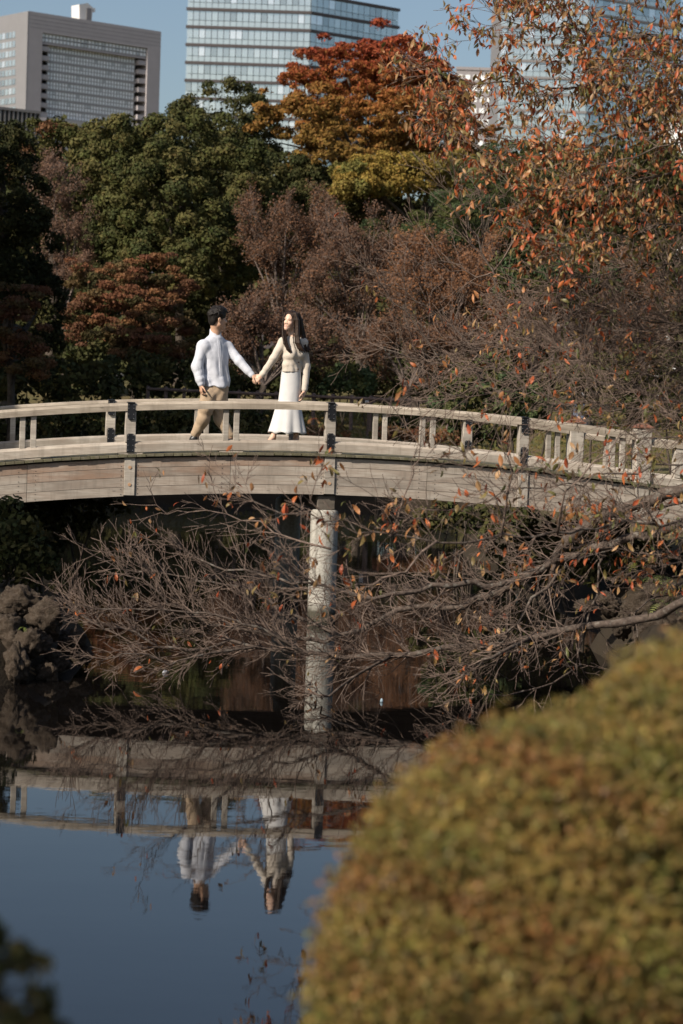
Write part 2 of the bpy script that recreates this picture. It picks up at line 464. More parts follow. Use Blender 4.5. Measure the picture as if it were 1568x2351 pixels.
for k in range(nfl):
    zb = zr0 + k*fh
    for i in range(nc):
        ua, ub = ui0+i*cw2+g2, ui0+(i+1)*cw2-g2
        fr.slab('pane', ua, ub, zb+fh*0.60, zb+fh*0.94, -2.6, -2.4, M_GLASS_A)
        fr.slab('pane', ua, ub, zb+fh*0.20, zb+fh*0.54, -2.6, -2.4, M_GLASS_A, joined=rest)
    fr.slab('spandrel', ui0-0.5, ui1+0.5, zb-fh*0.02, zb+fh*0.16, -2.9, -2.25, M_CONC_L)
    for (ua, ub) in ((u0, ui0-0.6), (ui1+0.6, u1)):
        fr.slab('balcony', ua, ub, zb+fh*0.05, zb+fh*0.55, -5.0, -0.5, M_CONC)
rb = rest.build('pane_rows', mat_plain('glass_pale_row', (0.93,0.96,0.96), 0.12, metal=0.0), block); rb['kind'] = 'stuff'  # sky reflection painted into the base, as on the single panes
for i in range(nc+1): fr.slab('mullion', ui0+i*cw2-g2, ui0+i*cw2+g2, zr0, zr1-strip-0.8, -2.9, -2.3, M_CONC_L, joined=mul)
mul.build('mullion_grid', M_CONC_L, block)['kind'] = 'stuff'
# lit left side of the block with window bands
lf = Face(pA+lv, pA, block)
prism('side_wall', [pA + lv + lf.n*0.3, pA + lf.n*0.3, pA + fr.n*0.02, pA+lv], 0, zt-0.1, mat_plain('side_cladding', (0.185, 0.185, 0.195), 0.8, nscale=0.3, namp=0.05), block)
for k in range(9):
    us, zs = lf.uz(20, 78 + k*21.5)
    for i in range(6):
        ue = lf.uz(38, 78 + k*21.5)[0]; wdt = (ue - lf.uz(-8, 78)[0])/6
        lf.slab('side_window', ue-(i+1)*wdt+0.25, ue-i*wdt-0.25, zs-1.7, zs+0.4, 0.32, 0.45, M_GLASS_M)
# roof cleaning crane
cr = fr.uz(212, 20); cu = cr[0]
cmb = MB(); 
q = [(cu-2.6, zt-1), (cu+2.4, zt-1), (cu+2.9, zt+5.5), (cu+0.6, zt+6.8), (cu-2.9, zt+5.8)]
V = [(*fr.pt(u, -4), z) for u, z in q] + [(*fr.pt(u, -9), z) for u, z in q]
cmb.add(V, [(4,3,2,1,0), (5,6,7,8,9)] + [(i, (i+1) % 5, 5+(i+1) % 5, 5+i) for i in range(5)])
rc = cmb.build('roof_crane', M_WHITE, block)
fr.slab('crane_arm', cu+2.6, cu+4.6, zt+4.2, zt+5.6, -8, -5, M_WHITE); fr.slab('crane_base', cu-1.2, cu+1.2, zt-0.5, zt+0.6, -3.9, -2.5, M_FIN)
fr.slab('crane_cab', cu+0.2, cu+2.3, zt+0.9, zt+5.0, -4.0, -3.85, M_FIN)

# --- low dark building with upright fins
fa = P(-60, 240, 300); fb = P(90, 262, 306)
low = empty('office_block', (0, 0, 0), 'low dark glazed building with pale upright fins below the brown block', 'building')
lfc = Face(fa, fb, low); zt2 = fb[2]
prism('wall', [lfc.o, lfc.o+lfc.a*lfc.L, lfc.o+lfc.a*lfc.L-lfc.n*25, lfc.o-lfc.n*25], 0, zt2, M_DGLASS, low)
for i in range(14):
    u = lfc.L - 0.1 - i*0.655
    lfc.slab('fin', u-0.10, u+0.08, 0, zt2+0.05, 0.0, 0.35, M_FIN)
for k in range(2): lfc.slab('transom', 0, lfc.L, zt2-2.4-k*2.2, zt2-2.2-k*2.2, 0.0, 0.1, M_BAND)
lfc.slab('roof_edge', 0, lfc.L+0.1, zt2, zt2+0.35, -0.4, 0.4, M_FIN)
fa2 = P(89, 270, 330); fb2 = P(112, 272, 330)
pod = empty('office_block', (0, 0, 0), 'plain blue grey podium between the finned building and the brown block', 'building')
prism('wall', [fa2[:2], fb2[:2], fb2[:2]+(0, 20), fa2[:2]+(0, 20)], 0, fa2[2], mat_plain('podium', (0.11, 0.11, 0.13), 0.6), pod)

# --- glass tower with dark floor bands
def banded_tower(label, corners, Yt, ztop, fl_h, nfl, cols, band_m, glass_m, budget, half=True, wbody=None):
    t = empty('glass_tower', (0, 0, 0), label, 'building')
    pts = [np.array(c[:2]) for c in corners]
    wl_ = [p for p in pts]
    ctr = sum(pts)/len(pts)
    prism('core_wall', [p + (ctr-p)/np.linalg.norm(ctr-p)*0.6 for p in pts], 0, ztop-0.4, wbody or M_BAND, t)
    rest = MB(); n_ind = 0
    faces = [Face(pts[i], pts[i+1], t) for i in range(cols and len(cols))]
    for f, nc in zip(faces, cols):
        cw = f.L/nc
        for k in range(nfl):
            z1 = ztop - k*fl_h; bt = 0.16*fl_h
            f.slab('band', -0.2, f.L+0.2, z1-bt, z1, -0.3, 0.45, band_m)
            for i in range(nc):
                ua, ub = i*cw+0.06, (i+1)*cw-0.06
                zs = [(z1-fl_h*0.68, z1-bt-0.05), (z1-fl_h+0.04, z1-fl_h*0.68-0.1)]
                for q, (za, zb) in enumerate(zs):
                    if q == 0 and n_ind < budget:
                        f.slab('pane', ua, ub, za, zb, 0.0, 0.08, glass_m); n_ind += 1
                    else: f.slab('pane', ua, ub, za, zb, 0.0, 0.08, glass_m, joined=rest)
    r = rest.build('pane_rows', mat_plain('tower_glass_row', (0.58,0.65,0.66), 0.08, metal=0.7), t); r['kind'] = 'stuff'
    return t
tl = P(430.4, 18.3, 500); tm = P(713.4, 26.4, 500); tr = P(913.4, 60.5, 516)
z_band = tm[2]; fl = (P(713, 26.4, 500)[2] - P(713, 67.5, 500)[2])
banded_tower('blue grey glass tower with thin dark floor bands in the middle of the skyline', [tl, tm, tr, tr+np.array([0, 34, 0]), tl+np.array([0, 50, 0])],
             500, z_band + fl, fl, 13, (20, 15), M_BAND, M_GLASS_M, 300)
rl = P(1150, 60, 620); rm = P(1352, 66, 620); rr = P(1560, 90, 640)
fl2 = P(1352, 66, 620)[2] - P(1352, 104, 620)[2]
banded_tower('tall pale glass tower behind the orange leaves at the right of the skyline', [rl, rm, rr, rr+np.array([0, 40, 0]), rl+np.array([0, 50, 0])],
             620, rm[2] + fl2*3, fl2, 15, (13, 14), M_FIN, M_GLASS_M, 300, wbody=M_FIN)
# --- pale building beside it, and a white one at the right edge
for nm, lab, (xa, ya, xb, yb, Y), mt, ncol in (('office_block', 'pale pinkish office building left of the tall tower behind orange leaves', (1049, 160, 1152, 164, 760), M_PINK, 6),
                                   ('office_block', 'white building with upright ribs at the right picture edge behind the leaves', (1546, 250, 1640, 256, 520), M_WHITE, 7)):
    e = empty(nm, (0, 0, 0), lab, 'building'); f = Face(P(xa, ya, Y), P(xb, yb, Y), e); z1 = P(xa, ya, Y)[2]
    prism('wall', [f.o, f.o+f.a*f.L, f.o+f.a*f.L+(0, 25), f.o+(0, 25)], 0, z1, mt, e)
    f.slab('parapet', -0.3, f.L+0.3, z1, z1+1.0, -1, 0.3, mt)
    for k in range(8):
        for i in range(ncol):
            f.slab('window', (i+0.2)*f.L/ncol, (i+0.8)*f.L/ncol, z1-3.2-k*3.6, z1-1.6-k*3.6, 0.0, 0.12, M_GLASS_A)
# ------------------------------------------------------------------ wooden bridge
M_RAIL = mat_wood('wood_rail', (0.52, 0.455, 0.37), (0.30, 0.25, 0.195))
M_SILL = mat_wood('wood_sill', (0.53, 0.485, 0.42), (0.33, 0.285, 0.235), stain=(0.30, 0.17, 0.10), stain_amt=0.12)
M_POST = mat_wood('wood_post', (0.50, 0.46, 0.40), (0.30, 0.265, 0.225))
M_BOARD = mat_wood('wood_board', (0.49, 0.445, 0.385), (0.28, 0.24, 0.20), stain=(0.30, 0.20, 0.14), stain_amt=0.22)
M_BOARD_RED = mat_wood('wood_board_top', (0.44, 0.38, 0.32), (0.25, 0.20, 0.16), stain=(0.27, 0.15, 0.09), stain_amt=0.5)
M_DECK = mat_wood('wood_deck', (0.24, 0.215, 0.16), (0.12, 0.105, 0.075), green=0.6)
M_DARKWOOD = mat_wood('wood_dark', (0.16, 0.135, 0.11), (0.07, 0.06, 0.05))
M_IRON = mat_plain('black_iron', (0.010, 0.011, 0.014), 0.38, nscale=30, namp=0.25, bstr=0.1)
M_BOLT = mat_plain('bolt_head', (0.38, 0.38, 0.40), 0.35, metal=0.6)
M_PEG = mat_plain('wood_peg', (0.42, 0.25, 0.14), 0.7, nscale=30, namp=0.2)
M_CAP = mat_plain('copper_cap', (0.20, 0.085, 0.05), 0.55, nscale=12, namp=0.25)
BTH = R(10.5); BO = np.array([-.163, 27.5])
BA = np.array([math.cos(BTH), math.sin(BTH)]); BN = np.array([-math.sin(BTH), math.cos(BTH)])
SP = 2.415; BW = 3.05
def arch(s): return -0.0149*s*s - 0.0058*s
def bw(s, t, z): q = BO + BA*s + BN*t; return np.array([q[0], q[1], z])
bridge = empty('wooden_bridge', (BO[0], BO[1], 0), 'weathered wooden arched footbridge crossing the pond', 'bridge')
bridge.rotation_euler = (0, 0, BTH)
Z_DECK, Z_GT, Z_GB, Z_SB, Z_ST, Z_RB = 1.962, 1.911, 1.465, 1.988, 2.092, 2.481
S0, S1 = -7.4, 6.2
def beam(name, s0, s1, prof, z0, mat, parent, nseg=8, t0=0.0, flip=False, wander=0.0):
    """a bent timber: profile [(t, z)] swept along the arch"""
    sm = (s0+s1)/2; zm = z0 + arch(sm); rings = []
    for i in range(nseg+1):
        s = s0 + (s1-s0)*i/nseg
        w_ = wander*math.sin(s*2.1 + t0)
        rings.append([(s-sm, (-t if flip else t)+w_, z0 + arch(s) + z - zm) for t, z in prof])
    mb = MB(); mb.loft(rings)
    if not flip: mb.f = [tuple(reversed(f)) for f in mb.f]
    return mb.build(name, mat, parent, loc=(sm, t0, zm))
RAIL_P = [(-0.012, 0), (-0.012, 0.066), (0.004, 0.084), (0.030, 0.096), (0.095, 0.096), (0.125, 0.08), (0.138, 0.06), (0.138, 0)]
SILL_P = [(-0.006, 0), (-0.006, 0.090), (0.012, 0.108), (0.045, 0.124), (0.10, 0.124), (0.13, 0.1), (0.13, 0)]
def bracket_mesh():
    """black strap: plate with clipped corners, local x along rail, y depth, z up, 1 m unit sizes given"""
    pass
def plate(w, z0, z1, th, clip_top, clip_bot):
    c = 0.016; pts = []
    if clip_bot: pts += [(-w/2+c, z0), (w/2-c, z0), (w/2, z0+c)]
    else: pts += [(-w/2, z0), (w/2, z0)]
    if clip_top: pts += [(w/2, z1-c), (w/2-c, z1), (-w/2+c, z1), (-w/2, z1-c)]
    else: pts += [(w/2, z1), (-w/2, z1)]
    if clip_bot: pts += [(-w/2, z0+c)]
    n = len(pts); V = [(x, 0, z) for x, z in pts] + [(x, -th, z) for x, z in pts]
    return V, [tuple(range(n)), tuple(range(2*n-1, n-1, -1))] + [((i+1) % n, i, n+i, n+(i+1) % n) for i in range(n)]
BR_UP, BR_LO, BOLTS, POST, BAL, BLOCK = MB(), MB(), MB(), MB(), MB(), MB()
PH = Z_RB - Z_ST - 0.03
POST.box((-0.0635, 0, -0.02), (0.0635, 0.118, PH+0.06), 0.006); POST_ME = POST.mesh('post')
BAL.box((-0.033, 0, -0.02), (0.033, 0.07, PH+0.045), 0.004); BAL_ME = BAL.mesh('baluster')
# post origin sits at the sill crown (Z_ST+0.03); rail bottom at PH above it
BR_UP.add(*plate(0.086, PH-0.105, PH+0.088, 0.007, False, True))
BR_UP.box((-0.043, -0.019, PH+0.086), (0.043, 0.15, PH+0.104), 0.003)
BR_UP_ME = BR_UP.mesh('bracket')
BR_LO.add(*plate(0.086, -0.138, 0.088, 0.007, True, False)); BR_LO_ME = BR_LO.mesh('bracket')
for zz in (PH-0.09, PH-0.04, PH+0.03, PH+0.07, -0.11, -0.05, 0.02, 0.07):
    for xx in (-0.03, 0.03):
        BOLTS.box((xx-0.004, -0.027, zz-0.004), (xx+0.004, -0.0185, zz+0.004))
BOLT_ME = BOLTS.mesh('bolt')
BLOCK.add([(-0.16,0,0.027),(0.16,0,0.027),(0.135,0,0),(-0.135,0,0),(-0.16,0.12,0.027),(0.16,0.12,0.027),(0.135,0.12,0),(-0.135,0.12,0)],
          [(3,2,1,0),(4,5,6,7),(0,1,5,4),(1,2,6,5),(2,3,7,6),(3,0,4,7)]); BLOCK_ME = BLOCK.mesh('sill_block')
def side(t0, sgn, newel_s):
    """one railing; sgn = +1: outer face towards the camera"""
    flip = sgn < 0; ry = 0 if sgn > 0 else math.pi
    ks = [-3, -2, -1, 0, 1]
    ss = [k*SP for k in ks] + [newel_s]
    for a, b_ in zip(ss[:-1], ss[1:]):
        beam('handrail', a+0.001, b_-0.001, RAIL_P, Z_RB, M_RAIL, bridge, 10, t0, flip)
        beam('sill_beam', a+0.001, b_-0.001, SILL_P, Z_SB, M_SILL, bridge, 10, t0, flip)
    for k in ks:
        s = k*SP; zz = Z_ST + 0.03 + arch(s)
        p = obj('post', POST_ME, M_POST, bridge, (s, t0, zz), (0, 0, ry))
        up = obj('bracket', BR_UP_ME, M_IRON, p, (0, -0.0125, 0)); lo = obj('bracket', BR_LO_ME, M_IRON, p, (0, -0.0065, 0))
        bo = obj('bolt', BOLT_ME, M_BOLT, p, (0, -0.0025, 0))
        if sgn < 0:          # the straps go right round: the inner face shows on the far side
            for me_, y_ in ((BR_UP_ME, 0.1385), (BR_LO_ME, 0.1305)): obj('bracket', me_, M_IRON, p, (0, y_, 0), (0, 0, math.pi))
            obj('bolt', BOLT_ME, M_BOLT, p, (0, 0.1265, 0), (0, 0, math.pi))
    for k in range(-4, 2):
        sc_ = (k+0.5)*SP
        for d in (-0.064, 0.064):
            s = sc_+d
            if s < newel_s - 0.1: obj('baluster', BAL_ME, M_POST, bridge, (s, t0 + sgn*0.022, Z_ST + 0.026 + arch(s)), (0, 0, ry))
    for j in range(-6, 4):
        s = j*SP/2
        if s < newel_s: obj('sill_block', BLOCK_ME, M_SILL, bridge, (s, t0 + sgn*0.002, Z_DECK + arch(s)), (0, 0, ry))
side(0.0, 1, 3.83); side(BW, -1, 3.83)
for t0, sgn in ((0.0, 1), (BW, -1)):
    mb = MB(); mb.box((-0.10, -0.045, 0), (0.10, 0.155, 0.70), 0.01); mb.box((-0.085, -0.03, -0.5), (0.085, 0.14, 0.0))
    nw = mb.build('newel_post', M_POST, bridge, loc=(3.94, t0 + (0 if sgn > 0 else -0.11), Z_DECK + arch(3.94) - 0.02))
    cb_ = MB(); cb_.loft([[(-0.115,-0.06,0.70),(0.115,-0.06,0.70),(0.115,0.17,0.70),(-0.115,0.17,0.70)], [(-0.115,-0.06,0.715),(0.115,-0.06,0.715),(0.115,0.17,0.715),(-0.115,0.17,0.715)], [(-0.03,0.03,0.765),(0.03,0.03,0.765),(0.03,0.08,0.765),(-0.03,0.08,0.765)]])
    cb_.build('cap', M_CAP, nw)
    # approach railing after the newel, straight and lower
    def appr(name, prof, zb0, slope, mat):
        rings = [[(s, (t if sgn > 0 else -t), zb0 + slope*(s-4.05) + z) for t, z in prof] for s in (4.05, 5.2, 6.4)]
        q = MB(); q.loft([[(x-5.2, y, z-zb0) for x, y, z in r] for r in rings])
        if sgn > 0: q.f = [tuple(reversed(f)) for f in q.f]
        q.build(name, mat, bridge, loc=(5.2, t0, zb0))
    appr('handrail', RAIL_P, Z_RB + arch(4.05) - 0.035, -0.085, M_RAIL); appr('sill_beam', SILL_P, Z_SB + arch(4.05) - 0.02, -0.085, M_SILL)
    for s in (4.42, 5.6): obj('post', POST_ME, M_POST, bridge, (s, t0, Z_ST + 0.005 + arch(4.05) - 0.085*(s-4.05)), (0, 0, 0 if sgn > 0 else math.pi))
# deck planks, each one a board right across
pw = 0.110
for i in range(int((S1-S0)/pw)):
    s = S0 + (i+0.5)*pw
    if i % 6 == 0:
        pl = MB(); e = float(rng.uniform(-0.004, 0.004)); 
        pl.box((-0.35, -pw/2+0.0022, -0.034), (BW-0.35+0.12+e, pw/2-0.0022, 0.0), 0.003); plank_me = pl.mesh('deck_plank'); plank_me.materials.append(M_DECK)
    sl = -0.0298*s - 0.0058
    o = obj('deck_plank', plank_me, None, bridge, (s, 0.29 + float(rng.uniform(-0.006, 0.006)), Z_DECK + arch(s) + float(rng.uniform(-0.0015, 0.0015))))
    o.rotation_euler = (math.atan(sl), 0, math.pi/2)
    o.rotation_euler = (Matrix.Rotation(-math.atan(sl), 3, 'Y') @ Matrix.Rotation(math.pi/2, 3, 'Z')).to_euler()
# girder: four rows of boards in half-bay lengths, with uprights at the posts
bh = (Z_GT - Z_GB)/4
for t0, sgn in ((0.0, 1), (BW, -1)):
    for k in range(-6, 5):
        a, b_ = k*SP/2, (k+1)*SP/2
        if b_ > S1: continue
        ea = 0.066 if k % 2 == 0 else 0.0025; eb = 0.066 if (k+1) % 2 == 0 else 0.0025
        for j in range(4):
            z = Z_GB + j*bh; d = float(rng.uniform(-0.002, 0.002))
            red = (j == 3 and k < 0) or (j == 2 and k in (-2, -3))
            beam('girder_board', a+ea, b_-eb, [(d-0.012, 0.002), (d-0.012, bh-0.0025), (0.022, bh-0.0025), (0.022, 0.002)], z, M_BOARD_RED if red else M_BOARD, bridge, 6, t0, sgn < 0)
    for k in range(-3, 3):
        s = k*SP
        if s > 5: continue
        mb = MB(); mb.box((-0.0635, -0.032, -0.435), (0.0635, 0.06, 0.025), 0.004)
        u = mb.build('girder_post', M_POST, bridge, loc=(s, t0 if sgn > 0 else t0, Z_GT - 0.002 + arch(s) ), rot=(0, 0, 0 if sgn > 0 else math.pi))
        for zz in (-0.10, -0.305):
            pg = MB(); pg.tube([(0, -0.039, zz), (0, -0.030, zz)], 0.020, 12); pg.build('peg', M_PEG, u)
    nl = MB()
    for k in range(-6, 5):
        for j in range(4):
            for sdx in (k*SP/2 + 0.1, (k+1)*SP/2 - 0.1):
                for dz in (0.025, 0.085):
                    if sgn > 0: nl.box((sdx-0.004, -0.0165, Z_GB + j*bh + dz + arch(sdx) - 0.004), (sdx+0.004, -0.0135, Z_GB + j*bh + dz + arch(sdx) + 0.004))
    if nl.v: nl.build('nail_heads', M_IRON, bridge)['kind'] = 'stuff'
    beam('inner_girder', S0, S1, [(0.07, 0.0), (0.07, Z_GT-Z_GB-0.01), (0.22, Z_GT-Z_GB-0.01), (0.22, 0.0)], Z_GB+0.01, M_DARKWOOD, bridge, 24, t0, sgn < 0)
for j in range(-7, 6):
    s = j*0.95
    mb = MB(); mb.box((-0.05, 0.24, -0.12), (0.05, BW-0.24, 0.0)); mb.build('joist', M_DARKWOOD, bridge, loc=(s, 0, Z_GT + arch(s) + 0.012))
# concrete pillar and its cross beam
m, nt, b = new_mat('pillar_concrete')
v = coords(nt); n1 = noise(nt, v, 3, 5); n2 = noise(nt, v, 40, 4)
c = ramp(nt, n1, [(0.3, (0.27, 0.255, 0.22)), (0.7, (0.46, 0.44, 0.39))]); c = mix(nt, 0.35, c, ramp(nt, n2, [(0.3, (0.15, 0.14, 0.12)), (0.7, (0.6, 0.58, 0.52))]))
sx = N(nt, 'ShaderNodeSeparateXYZ'); tcp = N(nt, 'ShaderNodeTexCoord'); nt.links.new(tcp.outputs['Object'], sx.inputs[0])
tide = ramp(nt, mth(nt, 'ADD', sx.outputs['Z'], mth(nt, 'MULTIPLY', noise(nt, v, 11, 3), 0.12)), [(0.10, (1,1,1)), (0.22, (0,0,0))])
strk = noise(nt, coords(nt, 'Object', (14, 14, 0.9)), 1.0, 4); c = mix(nt, ramp(nt, strk, [(0.5, (0,0,0)), (0.7, (0.55,)*3)]), c, (0.13, 0.12, 0.10))
c = mix(nt, tide, c, (0.055, 0.05, 0.035))
nt.links.new(c, b.inputs['Base Color']); b.inputs['Roughness'].default_value = 0.9; bump(nt, b, n2, 0.5, 0.01)
pp = P(742, 1280, 27.62); d_ = pp[:2]-BO; ps, pt_ = d_@BA, d_@BN
mb = MB(); n_ = 28; rings = []
for z, r in ((-1.2, .172), (0.0, .172), (0.6, .170), (1.24, .168), (1.265, .160), (1.28, .14)):
    rings.append([(r*math.cos(-2*math.pi*j/n_), -r*math.sin(-2*math.pi*j/n_), z) for j in range(n_)])
mb.loft(rings); pil_me = mb.mesh('pillar', True)
for t_ in (pt_, BW - pt_): obj('pillar', pil_me, m, bridge, (ps, t_, 0))
mb = MB(); mb.box((-0.11, 0.03, 1.282), (0.11, BW-0.03, 1.455), 0.01); mb.build('cross_beam', M_DARKWOOD, bridge, loc=(ps, 0, 0))
# ------------------------------------------------------------------ trees beyond the pond
M_EVER = mat_leaf('evergreen_leaves', 0.12, 0.75, spec=0.12); M_AUT = mat_leaf('autumn_leaves', 0.3, 0.75, spec=0.12); M_TWIG = mat_bark('twigs_grey_brown', (0.11, 0.085, 0.075), (0.22, 0.175, 0.15), 25)
M_BARK = mat_bark('bark_dark', (0.035, 0.028, 0.022), (0.11, 0.088, 0.07), 9); M_BARK_R = mat_bark('bark_reddish', (0.10, 0.06, 0.04), (0.24, 0.15, 0.10), 6)
def unit(v): return v/(np.linalg.norm(v, axis=-1, keepdims=True)+1e-9)
def leaf_quads(c, nrm, size, asp, rg, col, fold=0.25):
    """diamond leaves at c facing nrm"""
    n = len(c); a = unit(rg.normal(size=(n, 3))); u = unit(np.cross(nrm, a)); w = np.cross(nrm, u)
    s = (np.asarray(size)*rg.uniform(0.65, 1.35, n))[:, None]
    V = np.stack([c - u*s, c - w*s*asp + nrm*s*fold*0.3, c + u*s, c + w*s*asp + nrm*s*fold*0.3], 1).reshape(-1, 3)
    Fc = np.arange(4*n).reshape(n, 4)
    return V, Fc, np.repeat(col, 4, 0)
def lobes_world(lobes, Y, depth=0.9):
    out = []
    for L in lobes:
        x, y, rx, ry = L[:4]; dY = L[4] if len(L) > 4 else 0.0
        k = (Y+dY)/FPX; c = P(x, y, Y+dY)
        out.append((c, np.array([rx*k, (rx*k*0.6+ry*k*0.4)*depth, ry*k])))
    return out
def crown_mesh(name, lobes, Y, clump, per, leaf, pal, seed, asp=0.55, flat=0.8, back=0.3, tone=None, fill=0.35, jit=0.12, bias=0.55, dens=1.0, ragged=0.12, updown=1.0, inner=1.6, low=-0.75):
    rg = np.random.default_rng(seed); LW = lobes_world(lobes, Y); C = []; Nn = []; K = []; Z_ = []
    pal = np.array(pal)
    for li, (c, r) in enumerate(LW):
        area = 4*math.pi*((r[0]*r[1])**1.6/3 + (r[0]*r[2])**1.6/3 + (r[1]*r[2])**1.6/3)**(1/1.6)
        n = max(8, int(area/(clump*clump*1.5)*dens*0.66))
        d = unit(rg.normal(size=(n*2, 3))); d = d[(d[:, 1] < 0.25) | (rg.random(n*2) < back)]; d = d[d[:, 2] > low][:n]
        pos = c + d*r*(1 + rg.normal(0, ragged, (len(d), 1)))*1.0
        keep = np.ones(len(d), bool)
        for lj, (c2, r2) in enumerate(LW):
            if lj != li: keep &= (((pos-c2)/r2)**2).sum(1) > 0.55
        pos = pos[keep]; d = d[keep]
        cl_r = clump*rg.uniform(0.6, 1.35, len(pos))
        pick = rg.integers(0, len(pal), len(pos))
        for q in range(len(pos)):
            m_ = int(per*(cl_r[q]/clump)**2) + 4
            dd = unit(rg.normal(size=(m_, 3)) + d[q]*0.75 + np.array([0, 0, 0.45*updown]))
            pp = pos[q] + dd*cl_r[q]*rg.uniform(0.45, 1.0, (m_, 1))*np.array([1, 1, flat])
            C.append(pp); Z_.append(np.full(m_, leaf*1.2)); Nn.append(unit(dd*bias*2 + rg.normal(size=(m_, 3))*0.8))
            cc = pal[pick[q]] if rg.random() < 0.8 else pal[rg.integers(0, len(pal))]
            base = np.repeat(cc[None], m_, 0)
            if tone is not None: base = tone(pp, base, rg)
            K.append(base*(1 + rg.normal(0, jit, (m_, 1)))*(1 + rg.normal(0, jit*0.4, (m_, 3))))
        # leaves deeper inside, so that the crown is not hollow
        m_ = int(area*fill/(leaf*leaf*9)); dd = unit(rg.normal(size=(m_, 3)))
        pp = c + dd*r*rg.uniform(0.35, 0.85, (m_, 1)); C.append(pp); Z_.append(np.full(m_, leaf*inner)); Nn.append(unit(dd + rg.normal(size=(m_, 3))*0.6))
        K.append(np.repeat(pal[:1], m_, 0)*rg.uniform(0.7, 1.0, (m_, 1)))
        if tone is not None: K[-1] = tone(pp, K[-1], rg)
    C = np.concatenate(C); Nn = np.concatenate(Nn); K = np.clip(np.concatenate(K), 0.004, 0.9)
    sz = np.concatenate(Z_)
    V, Fc, cc = leaf_quads(C, Nn, sz, asp, rg, K)
    return mesh_np(name, V, Fc, cc)
def trunk_part(parent, base, lobes, Y, r0, mat, seed, sway=0.4):
    """tapered trunk with a limb into every lobe"""
    rg = np.random.default_rng(seed); LW = lobes_world(lobes, Y)
    top = max((c for c, r in LW), key=lambda q: q[2]); ctr = np.mean([c for c, r in LW], 0)
    fork = np.array([base[0]*0.55+ctr[0]*0.45, base[1]*0.5+ctr[1]*0.5, base[2] + (min(c[2] for c, r in LW)-base[2])*0.75])
    mb = MB(); mid = (base+fork)/2 + rg.normal(0, sway*0.3, 3)*np.array([1, 1, 0])
    mb.tube([base-np.array([0, 0, 0.5]), base, mid, fork, fork*0.6+top*0.4, top], [r0*1.4, r0*1.15, r0*0.85, r0*0.7, r0*0.45, r0*0.12], 9)
    t = mb.build('trunk', mat, parent, smooth=True)
    for c, r in LW:
        for q in range(2):
            e = c + rg.normal(0, 0.25, 3)*r; k = fork*0.8 + top*0.2 if q else fork
            m_ = (k+e)/2 + np.array([0, 0, 0.12*np.linalg.norm(e-k)]) 
            lb = MB(); lb.tube([k, m_, e], [r0*0.42, r0*0.28, r0*0.08], 6); lb.build('limb', mat, t, smooth=True)
    return t
def base_of(lobes, Y, dx=0.0):
    c = np.mean([l[0] for l in lobes]); q = P(c, 900, Y); return np.array([q[0]+dx, Y, land1(q[0]+dx, Y)])
def leafy(name, label, cat, lobes, Y, clump, per, leaf, pal, seed, mat=None, r0=0.22, bark=None, group=None, **k):
    b_ = base_of(lobes, Y); t = empty(name, b_, label, cat, group); t.location = (0, 0, 0)
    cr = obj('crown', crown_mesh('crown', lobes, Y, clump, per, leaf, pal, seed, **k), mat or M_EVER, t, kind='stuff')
    trunk_part(t, b_, lobes, Y, r0, bark or M_BARK, seed)
    return t
def grow(p, d, length, r, depth, rg, out, tips, spread=0.7, nseg=4, kids=(3, 5), up=0.1, shrink=0.62, wob=0.18, rmin=0.003):
    if depth <= 0: nseg = 2
    p = np.array(p, float); d = unit(np.array(d, float)); L = length/nseg
    pts = [p]; rr = [r]
    for i in range(nseg):
        d = unit(d + rg.normal(0, wob, 3) + np.array([0, 0, up*0.3])); q = pts[-1] + d*L
        r1 = max(rmin, r*(1-0.62*(i+1)/nseg))
        out.append((*pts[-1], *q, rr[-1], r1)); pts.append(q); rr.append(r1)
    if depth <= 0: tips.append((pts[-1], d)); tips.append((pts[-2], d)); return
    for k in range(rg.integers(*kids)):
        i = int(rg.integers(1, nseg+1)); perp = unit(np.cross(d, rg.normal(size=3)))
        nd = unit(d*math.cos(spread) + perp*math.sin(spread)*rg.uniform(0.6, 1.2))
        grow(pts[i], nd, length*shrink*rg.uniform(0.7, 1.2), max(rmin, rr[i]*0.65), depth-1, rg, out, tips, spread, nseg, kids, up, shrink, wob, rmin)
    grow(pts[-1], d, length*shrink, rr[-1], depth-1, rg, out, tips, spread, nseg, kids, up, shrink, wob, rmin)

# palettes are the leaves' own colours
G1 = [(0.062, 0.066, 0.021), (0.076, 0.075, 0.025), (0.092, 0.084, 0.029), (0.050, 0.057, 0.020)]
G2 = [(0.044, 0.049, 0.018), (0.054, 0.056, 0.021), (0.066, 0.062, 0.022)]
GP = [(0.050, 0.075, 0.034), (0.066, 0.088, 0.036), (0.082, 0.090, 0.032)]
OL = [(0.070, 0.068, 0.024), (0.085, 0.070, 0.030), (0.055, 0.058, 0.022)]
BR = [(0.19, 0.085, 0.046), (0.16, 0.080, 0.046), (0.21, 0.105, 0.050), (0.14, 0.095, 0.044)]
YE = [(0.25, 0.175, 0.042), (0.22, 0.165, 0.045), (0.28, 0.195, 0.048), (0.16, 0.145, 0.042)]
OR_ = [(0.30, 0.10, 0.022), (0.26, 0.085, 0.025), (0.24, 0.11, 0.028), (0.34, 0.13, 0.030)]
zo_hi = P(850, 110, 112)[2]; zo_lo = P(850, 390, 112)[2]
def maple_tone(p, base, rg):
    t = np.clip((p[:, 2]-zo_lo)/(zo_hi-zo_lo) + rg.normal(0, 0.16, len(p)), 0, 1)[:, None]
    a = np.array([0.21, 0.125, 0.034]); m_ = np.array([0.29, 0.125, 0.036]); r_ = np.array([0.27, 0.062, 0.030])
    c = np.where(t < 0.5, a + (m_-a)*t*2, m_ + (r_-m_)*(t-0.5)*2)
    return c*rg.uniform(0.75, 1.2, (len(p), 1))
